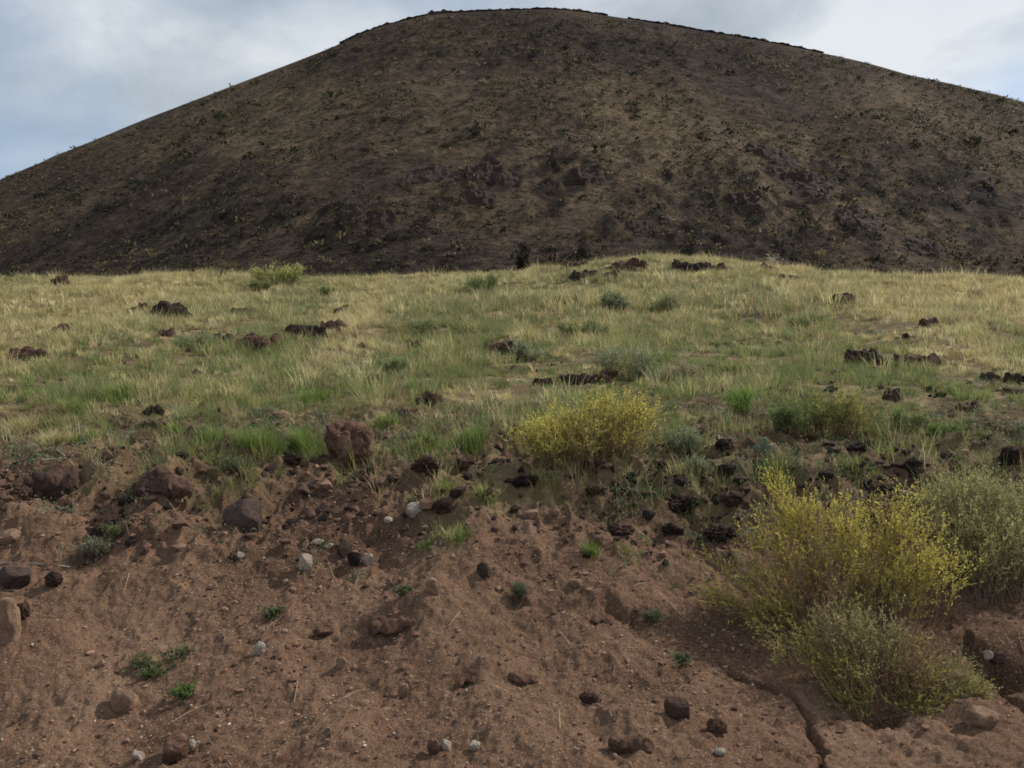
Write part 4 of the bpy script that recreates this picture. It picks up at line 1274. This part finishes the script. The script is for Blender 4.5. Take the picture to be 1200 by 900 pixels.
# prickly pear
def cactus():
    x, y = px_ground(896, 532)
    z = float(H(np.array([x]), np.array([y]))[0])
    e = bpy.data.objects.new('prickly_pear', None); COL.objects.link(e); e.location = (x, y, z)
    tag(e, 'small prickly pear cactus at the lower edge of the grass', 'cactus')
    m, nt, out = new_mat('cactus_skin')
    P = pos(nt)
    c = ramp(nt, noise(nt, P, 30, 3).outputs['Fac'], [(.35, (.075, .10, .055)), (.65, (.14, .17, .10))]).outputs['Color']
    v = nt.nodes.new('ShaderNodeTexVoronoi'); v.inputs['Scale'].default_value = 45; nt.links.new(P, v.inputs['Vector'])
    c = mix(nt, maprange(nt, v.outputs['Distance'], .12, .2, .8, 0), c, (.42, .38, .28))
    bsdf(nt, out, c, .55, None, .4)
    K_ = .72
    for (dx, dz, rx_, rz_, rot, tilt) in [(-.015, .10, .052, .072, .1, .05), (.055, .05, .045, .055, .5, .5), (-.075, .045, .04, .05, -.6, -.45), (.02, .045, .05, .055, -.3, .05)]:
        p = ICO[3][0].copy()
        p[:, 0] *= rx_ * (1 + .18 * p[:, 2]); p[:, 1] *= .013; p[:, 2] *= rz_
        ca, sa = math.cos(tilt), math.sin(tilt)
        p = np.stack([p[:, 0] * ca + p[:, 2] * sa, p[:, 1], -p[:, 0] * sa + p[:, 2] * ca], -1)
        ca, sa = math.cos(rot), math.sin(rot)
        p = np.stack([p[:, 0] * ca - p[:, 1] * sa + dx, p[:, 0] * sa + p[:, 1] * ca, p[:, 2] + dz], -1)
        link('pad', mesh_np('pad', p * K_, [ICO[3][1]], smooth=True), m, e)


cactus()

# ------------------------------------------------------------------ on and below the cinder cone
def scrub_mesh(seed, n=70, sz=1.0, c0=(.022, .026, .016), c1=(.05, .052, .030)):
    r = np.random.default_rng(seed)
    d = r.normal(size=(n, 3)); d /= np.linalg.norm(d, axis=1)[:, None]; d[:, 2] = np.abs(d[:, 2])
    p = d * r.uniform(.3, .9, (n, 1)) * np.array([1, 1, .85])
    dr = d + r.normal(0, .5, (n, 3)); dr /= np.linalg.norm(dr, axis=1)[:, None]
    v, f = leaf_quads(p * sz, dr, np.full(n, .45 * sz) * r.uniform(.6, 1.4, n), np.full(n, .28 * sz), r)
    u = r.uniform(0, 1, (n, 1))
    c = np.array(c0)[None] * (1 - u) + np.array(c1)[None] * u
    return v, f, np.repeat(c, 4, 0)


def hz(x, y):
    return float(hill_z(np.array([x]), np.array([y]))[0])


NAMED = [(240, 121, 9, 'lone shrub on the left skyline of the cinder cone'), (1046, 90, 9, 'shrub on the right skyline of the cone, nearest the summit'), (1074, 97, 7, 'shrub on the right skyline, second from the summit'),
         (1150, 116, 9, 'shrub on the right skyline, third from the summit'), (1172, 121, 8, 'shrub on the right skyline closest to the frame edge'), (1140, 168, 18, 'largest dark shrub high on the right flank of the cone'),
         (1187, 155, 13, 'dark shrub right of the largest one on the right flank'), (1075, 172, 12, 'dark shrub left of the largest one on the right flank'), (258, 137, 14, 'largest dark shrub on the upper left flank of the cone'),
         (45, 228, 12, 'dark shrub low on the left flank near the frame edge'), (395, 66, 9, 'shrub at the left end of the summit ledge')]
protos = []
for k in range(4):
    v, f, c = scrub_mesh(900 + k)
    me = mesh_np('hill_shrub', v, [f], c); me.materials.append(M_LEAF); protos.append(me)
for i, (px, py, w, lb) in enumerate(NAMED):
    x, y = hill_at(px, py)
    o = link('hill_shrub', protos[i % 4], loc=(x, y, hz(x, y) + .2)); s = w * y / F * .55
    o.scale = (s, s, s * .9); o.rotation_euler = (0, 0, i)
    tag(o, lb, 'shrub', 'shrubs on the cinder cone')
rs = np.random.default_rng(5)
cnt = 0
while cnt < 230:
    px = rs.uniform(-10, 1210); py = rs.uniform(35, 300)
    top = np.interp(px, [a for a, b in SKY], [b for a, b in SKY])
    if py < top + 8: continue
    if vn2(np.array([px / 90]), np.array([py / 40]), 9)[0] + rs.uniform(-.8, .8) < -.1: continue
    x, y = hill_at(px, py)
    w = rs.uniform(3, 8) if rs.uniform() < .8 else rs.uniform(8, 13)
    o = link('hill_shrub', protos[cnt % 4], loc=(x, y, hz(x, y) + .5)); s = w * y / F * .55
    o.scale = (s * rs.uniform(.9, 1.4), s, s * rs.uniform(.6, .9)); o.rotation_euler = (0, 0, rs.uniform(0, 6))
    tag(o, 'small dark shrub dotted among many on the slope of the cinder cone', 'shrub', 'small shrubs dotting the cinder cone')
    cnt += 1


def hillside_scrub():
    n = 62000
    x = RNG.uniform(-480, 480, n); y = RNG.uniform(215, 600, n)
    z = hill_z(x, y)
    keep = (z > 3) & ((y < 560) | (RNG.uniform(0, 1, n) < .12)) & (z < RIDGE(x) - 7) & (vn2(x / 26, y / 40, 77) + RNG.uniform(-.9, .9, n) > -.25)
    x, y, z = x[keep], y[keep], z[keep]; n = len(x)
    k = 9
    idx = np.repeat(np.arange(n), k); m = len(idx)
    s = np.clip(RNG.lognormal(math.log(.72), .5, n), .3, 2.4)
    d = RNG.normal(size=(m, 3)); d /= np.linalg.norm(d, axis=1)[:, None]; d[:, 2] = np.abs(d[:, 2])
    p = np.stack([x, y, z + .3], -1)[idx] + d * s[idx][:, None] * RNG.uniform(.2, .9, (m, 1)) * np.array([1.3, 1, .8])
    v, f = leaf_quads(p, d, s[idx] * .8, s[idx] * .5, RNG)
    pal = np.array([(.020, .020, .014), (.030, .029, .018), (.10, .080, .044), (.19, .150, .080), (.075, .072, .038)])
    c = pal[RNG.choice(5, n, p=[.26, .20, .22, .16, .16])][idx] * RNG.uniform(.8, 1.2, (m, 1))
    tag(link('hillside_scrub', mesh_np('hillside_scrub', v, [f], np.repeat(c, 4, 0)), M_LEAF), 'tiny grass clumps and scrub speckling the whole cinder cone', 'scrub', kind='stuff')


hillside_scrub()


OUT = [(498, 212, 34, 9, 'dark lava band at mid cone, left end of the broken line'), (530, 209, 34, 11, 'dark lava band at mid cone, second from the left of the broken line'), (560, 209, 30, 13, 'dark lava band at mid cone, third of the broken line'),
       (590, 211, 30, 12, 'dark lava band at mid cone, right end of the broken line'), (415, 262, 28, 14, 'black outcrop low on the left of the cone, left one of a pair'), (448, 268, 26, 20, 'black outcrop low on the left of the cone, right one of a pair'),
       (750, 268, 24, 16, 'black outcrop low on the cone above the twin crest lumps'), (560, 240, 30, 7, 'thin dark band below the broken lava line'), (290, 246, 26, 9, 'small dark outcrop on the lower left cone'),
       (690, 208, 32, 18, 'dark outcrop right of the broken lava line'), (905, 182, 46, 22, 'dark outcrop at the head of the right-hand lava streaks'), (945, 215, 60, 20, 'dark outcrop in the middle of the right-hand lava streaks'),
       (1010, 262, 44, 22, 'dark outcrop low among the right-hand lava streaks'), (880, 245, 40, 18, 'dark outcrop at the left of the right-hand lava streaks'), (1090, 290, 40, 14, 'dark outcrop at the foot of the right-hand lava streaks')]
for i, (px, py, w, h, lb) in enumerate(OUT):
    outcrop('lava_outcrop', px, py, w, h * .38, M_LAVA, lb, 'outcrop', 'lava outcrops on the cinder cone', 1500 + i * 7, base=lambda u, v: hill_z(u, v) + .8, at=hill_at(px, py), ds=1.6)


# the dark ledge round the summit: one continuous band of rock per side
def ledge(name, pts, label, seed):
    xs, zs = [], []
    n = 260
    pxs = np.linspace(pts[0][0], pts[-1][0], n)
    top = np.interp(pxs, [p[0] for p in pts], [p[1] for p in pts])
    th = np.interp(pxs, [p[0] for p in pts], [p[2] for p in pts])
    # walk along the rim: the brow of the slope under each stretch of ledge
    dx, dy, dz = ray(pxs, top)
    yy = np.linspace(545, 606, 62)
    q = []
    for a in dx / dy.mean():
        zz = hill_z(a * yy, yy)
        k = int(np.argmax((zz - CAMZ) / yy))
        q.append((a * yy[k], yy[k], zz[k]))
    q = np.array(q)
    sm = np.ones(9) / 9
    for c_ in (1, 2):
        q[4:-4, c_] = np.convolve(q[:, c_], sm, 'valid')
    Y0 = q[:, 1]
    s = 590 / F
    th = th * np.clip(.75 + .6 * fbm2(q[:, 0] / 11, q[:, 0] * 0 + 2, seed + 8, 3), .25, 1.3)
    up = 1.3 * fbm2(q[:, 0] / 4, q[:, 0] * 0, seed, 3) * np.minimum(1, th / 4)
    q[:, 2] += th * s * .36
    K = 9
    ring = []
    for k in range(K):
        a = 2 * math.pi * k / K
        dep = 3.0 + .8 * fbm2(q[:, 0] / 4 + 9 * k, q[:, 0] * 0 + k, seed + 1, 2)
        zz = q[:, 2] - th * s * .5 + (th * s * .5 + up) * math.sin(a) + .35 * fbm2(q[:, 0] / 3 + 5 * k, q[:, 0] * 0, seed + 2, 2)
        ring.append(np.stack([q[:, 0] + .3 * fbm2(q[:, 0] / 3, q[:, 0] * 0 + 3 * k, seed + 3, 2), Y0 + dep * math.cos(a), zz], -1))
    v = np.stack(ring, 1).reshape(-1, 3)
    i = np.arange(n - 1)[:, None] * K
    fs = [np.stack([i[:, 0] + k, i[:, 0] + (k + 1) % K, i[:, 0] + K + (k + 1) % K, i[:, 0] + K + k], -1) for k in range(K)]
    org = q[n // 2]
    me = mesh_np(name, v - org, [np.concatenate(fs), np.array([list(range(K))[::-1]]), np.array([[(n - 1) * K + k for k in range(K)]])])
    tag(link(name, me, M_LAVA, loc=tuple(org)), label, 'ledge')


ledge('summit_ledge', [(398, 55, 2), (425, 42, 6), (450, 32, 7), (480, 24.5, 6), (510, 18, 7), (530, 16, 7), (556, 15.5, 5), (575, 15.5, 3), (600, 13.5, 7), (640, 12.5, 7), (672, 15, 5), (692, 19, 3.5), (712, 21, 1.5)], 'thin black rock ledge capping the left side and top of the cone', 31)
ledge('summit_ledge', [(735, 24, 2), (765, 27.5, 5), (800, 34, 6), (812, 37, 3), (845, 42, 5), (870, 46, 5), (890, 51, 3), (925, 57, 4), (950, 63, 3), (965, 67, 1.5)], 'thin black rock ledge broken along the right shoulder of the cone', 37)

# dark junipers at the foot of the cone, rising just behind the crest
for i, (px, py, w, h, Y, lb) in enumerate([(610, 303, 16, 17, 62, 'darkest upright shrub rising just behind the crest, left one'), (645, 300, 38, 10, 66, 'dark low shrub behind the crest, between two taller ones'), (680, 296, 30, 17, 66, 'dark shrub behind the crest at the left end of the rocks')]):
    q = at_depth(px, py, Y)
    g = float(H0(np.array([q[0]]), np.array([float(Y)]))[0])
    s = Y / F
    hh = (q[2] - g) + h * s
    W = w * s * .5
    r = np.random.default_rng(60 + i)
    lobes = [((W * r.uniform(-.9, .9), r.uniform(-.3, .3), hh * r.uniform(.3, .85)), W * r.uniform(.3, .6), 1) for _ in range(7)] + [((W * .1, 0, hh - .35), .35, .8)]
    st, lf = bush_mesh(lobes, 450 + i, 120, (.014, .014, .010), (.034, .032, .020), (.04, .03, .022), leaf=(.15, .05), twigs=4, leaves=8, tw=.3, rbase=.4, stemr=.015, follow=.8)
    plant('juniper_shrub', q[0], float(Y), st, lf, lb, 'shrub', 'dark shrubs behind the crest', z=g)

# ------------------------------------------------------------------ light
AZ = math.radians(62)      # clockwise from +Y: the sun stands to the right, a little beyond
EL = math.radians(40)
w = bpy.data.worlds.new('World'); S.world = w; w.use_nodes = True
nt = w.node_tree
bg = nt.nodes['Background']
sky = nt.nodes.new('ShaderNodeTexSky'); sky.sky_type = 'NISHITA'; sky.sun_disc = False
sky.sun_elevation = EL; sky.sun_rotation = AZ
sky.altitude = 2000; sky.air_density = 1.0; sky.dust_density = 1.2; sky.ozone_density = 1.0
tc = nt.nodes.new('ShaderNodeTexCoord')
mp = nt.nodes.new('ShaderNodeMapping'); mp.inputs['Scale'].default_value = (1.0, 1.0, 1.9); mp.inputs['Location'].default_value = (.35, .2, .15)
nt.links.new(tc.outputs['Generated'], mp.inputs['Vector'])
c1 = noise(nt, mp.outputs[0], 2.6, 5, .48, .15)
c2 = noise(nt, mp.outputs[0], 4.6, 6, .55, .2)


def gap(px, py, size):
    """an opening of clear sky in the given direction"""
    d = np.array([float(q) for q in ray(px, py)]); d /= np.linalg.norm(d)
    v = nt.nodes.new('ShaderNodeVectorMath'); v.operation = 'DISTANCE'
    nt.links.new(tc.outputs['Generated'], v.inputs[0]); v.inputs[1].default_value = tuple(d)
    return maprange(nt, v.outputs['Value'], 0, size, 1, 0)


cover = mth(nt, 'ADD', c1.outputs['Fac'], .18)
cover = mth(nt, 'SUBTRACT', cover, mth(nt, 'MULTIPLY', gap(-40, 215, .30), .34))
cover = mth(nt, 'SUBTRACT', cover, mth(nt, 'MULTIPLY', gap(1230, 130, .12), .22))
cover = mth(nt, 'SUBTRACT', cover, mth(nt, 'MULTIPLY', gap(660, -40, .22), .14))
cover = maprange(nt, cover, .30, .72, .30, 1.0)
tone = mth(nt, 'ADD', c2.outputs['Fac'], mth(nt, 'MULTIPLY', gap(1120, 40, .45), .16))
cc = ramp(nt, tone, [(.32, (3.2, 3.65, 4.1)), (.50, (4.4, 4.85, 5.3)), (.70, (6.5, 6.8, 7.0))]).outputs['Color']
fin = mix(nt, mth(nt, 'MULTIPLY', cover, .93), sky.outputs[0], cc)
nt.links.new(fin, bg.inputs['Color'])
bg.inputs['Strength'].default_value = .115

ld = bpy.data.lights.new('sun', 'SUN'); ld.energy = 3.7; ld.angle = math.radians(.9); ld.color = (1, .93, .82)
sun = bpy.data.objects.new('sun', ld); COL.objects.link(sun)
dv = Vector((math.sin(AZ) * math.cos(EL), math.cos(AZ) * math.cos(EL), math.sin(EL)))
sun.rotation_euler = dv.to_track_quat('Z', 'Y').to_euler()
sun.location = (20, 10, 30)

S.view_settings.view_transform = 'Standard'
S.view_settings.look = 'None'
S.view_settings.exposure = .12
S.view_settings.gamma = 1
S.view_settings.use_curve_mapping = False
S.render.engine = 'CYCLES'
S.cycles.max_bounces = 5
S.cycles.use_denoising = True
S.cycles.pixel_filter_type = 'BLACKMAN_HARRIS'
S.cycles.filter_width = 1.7
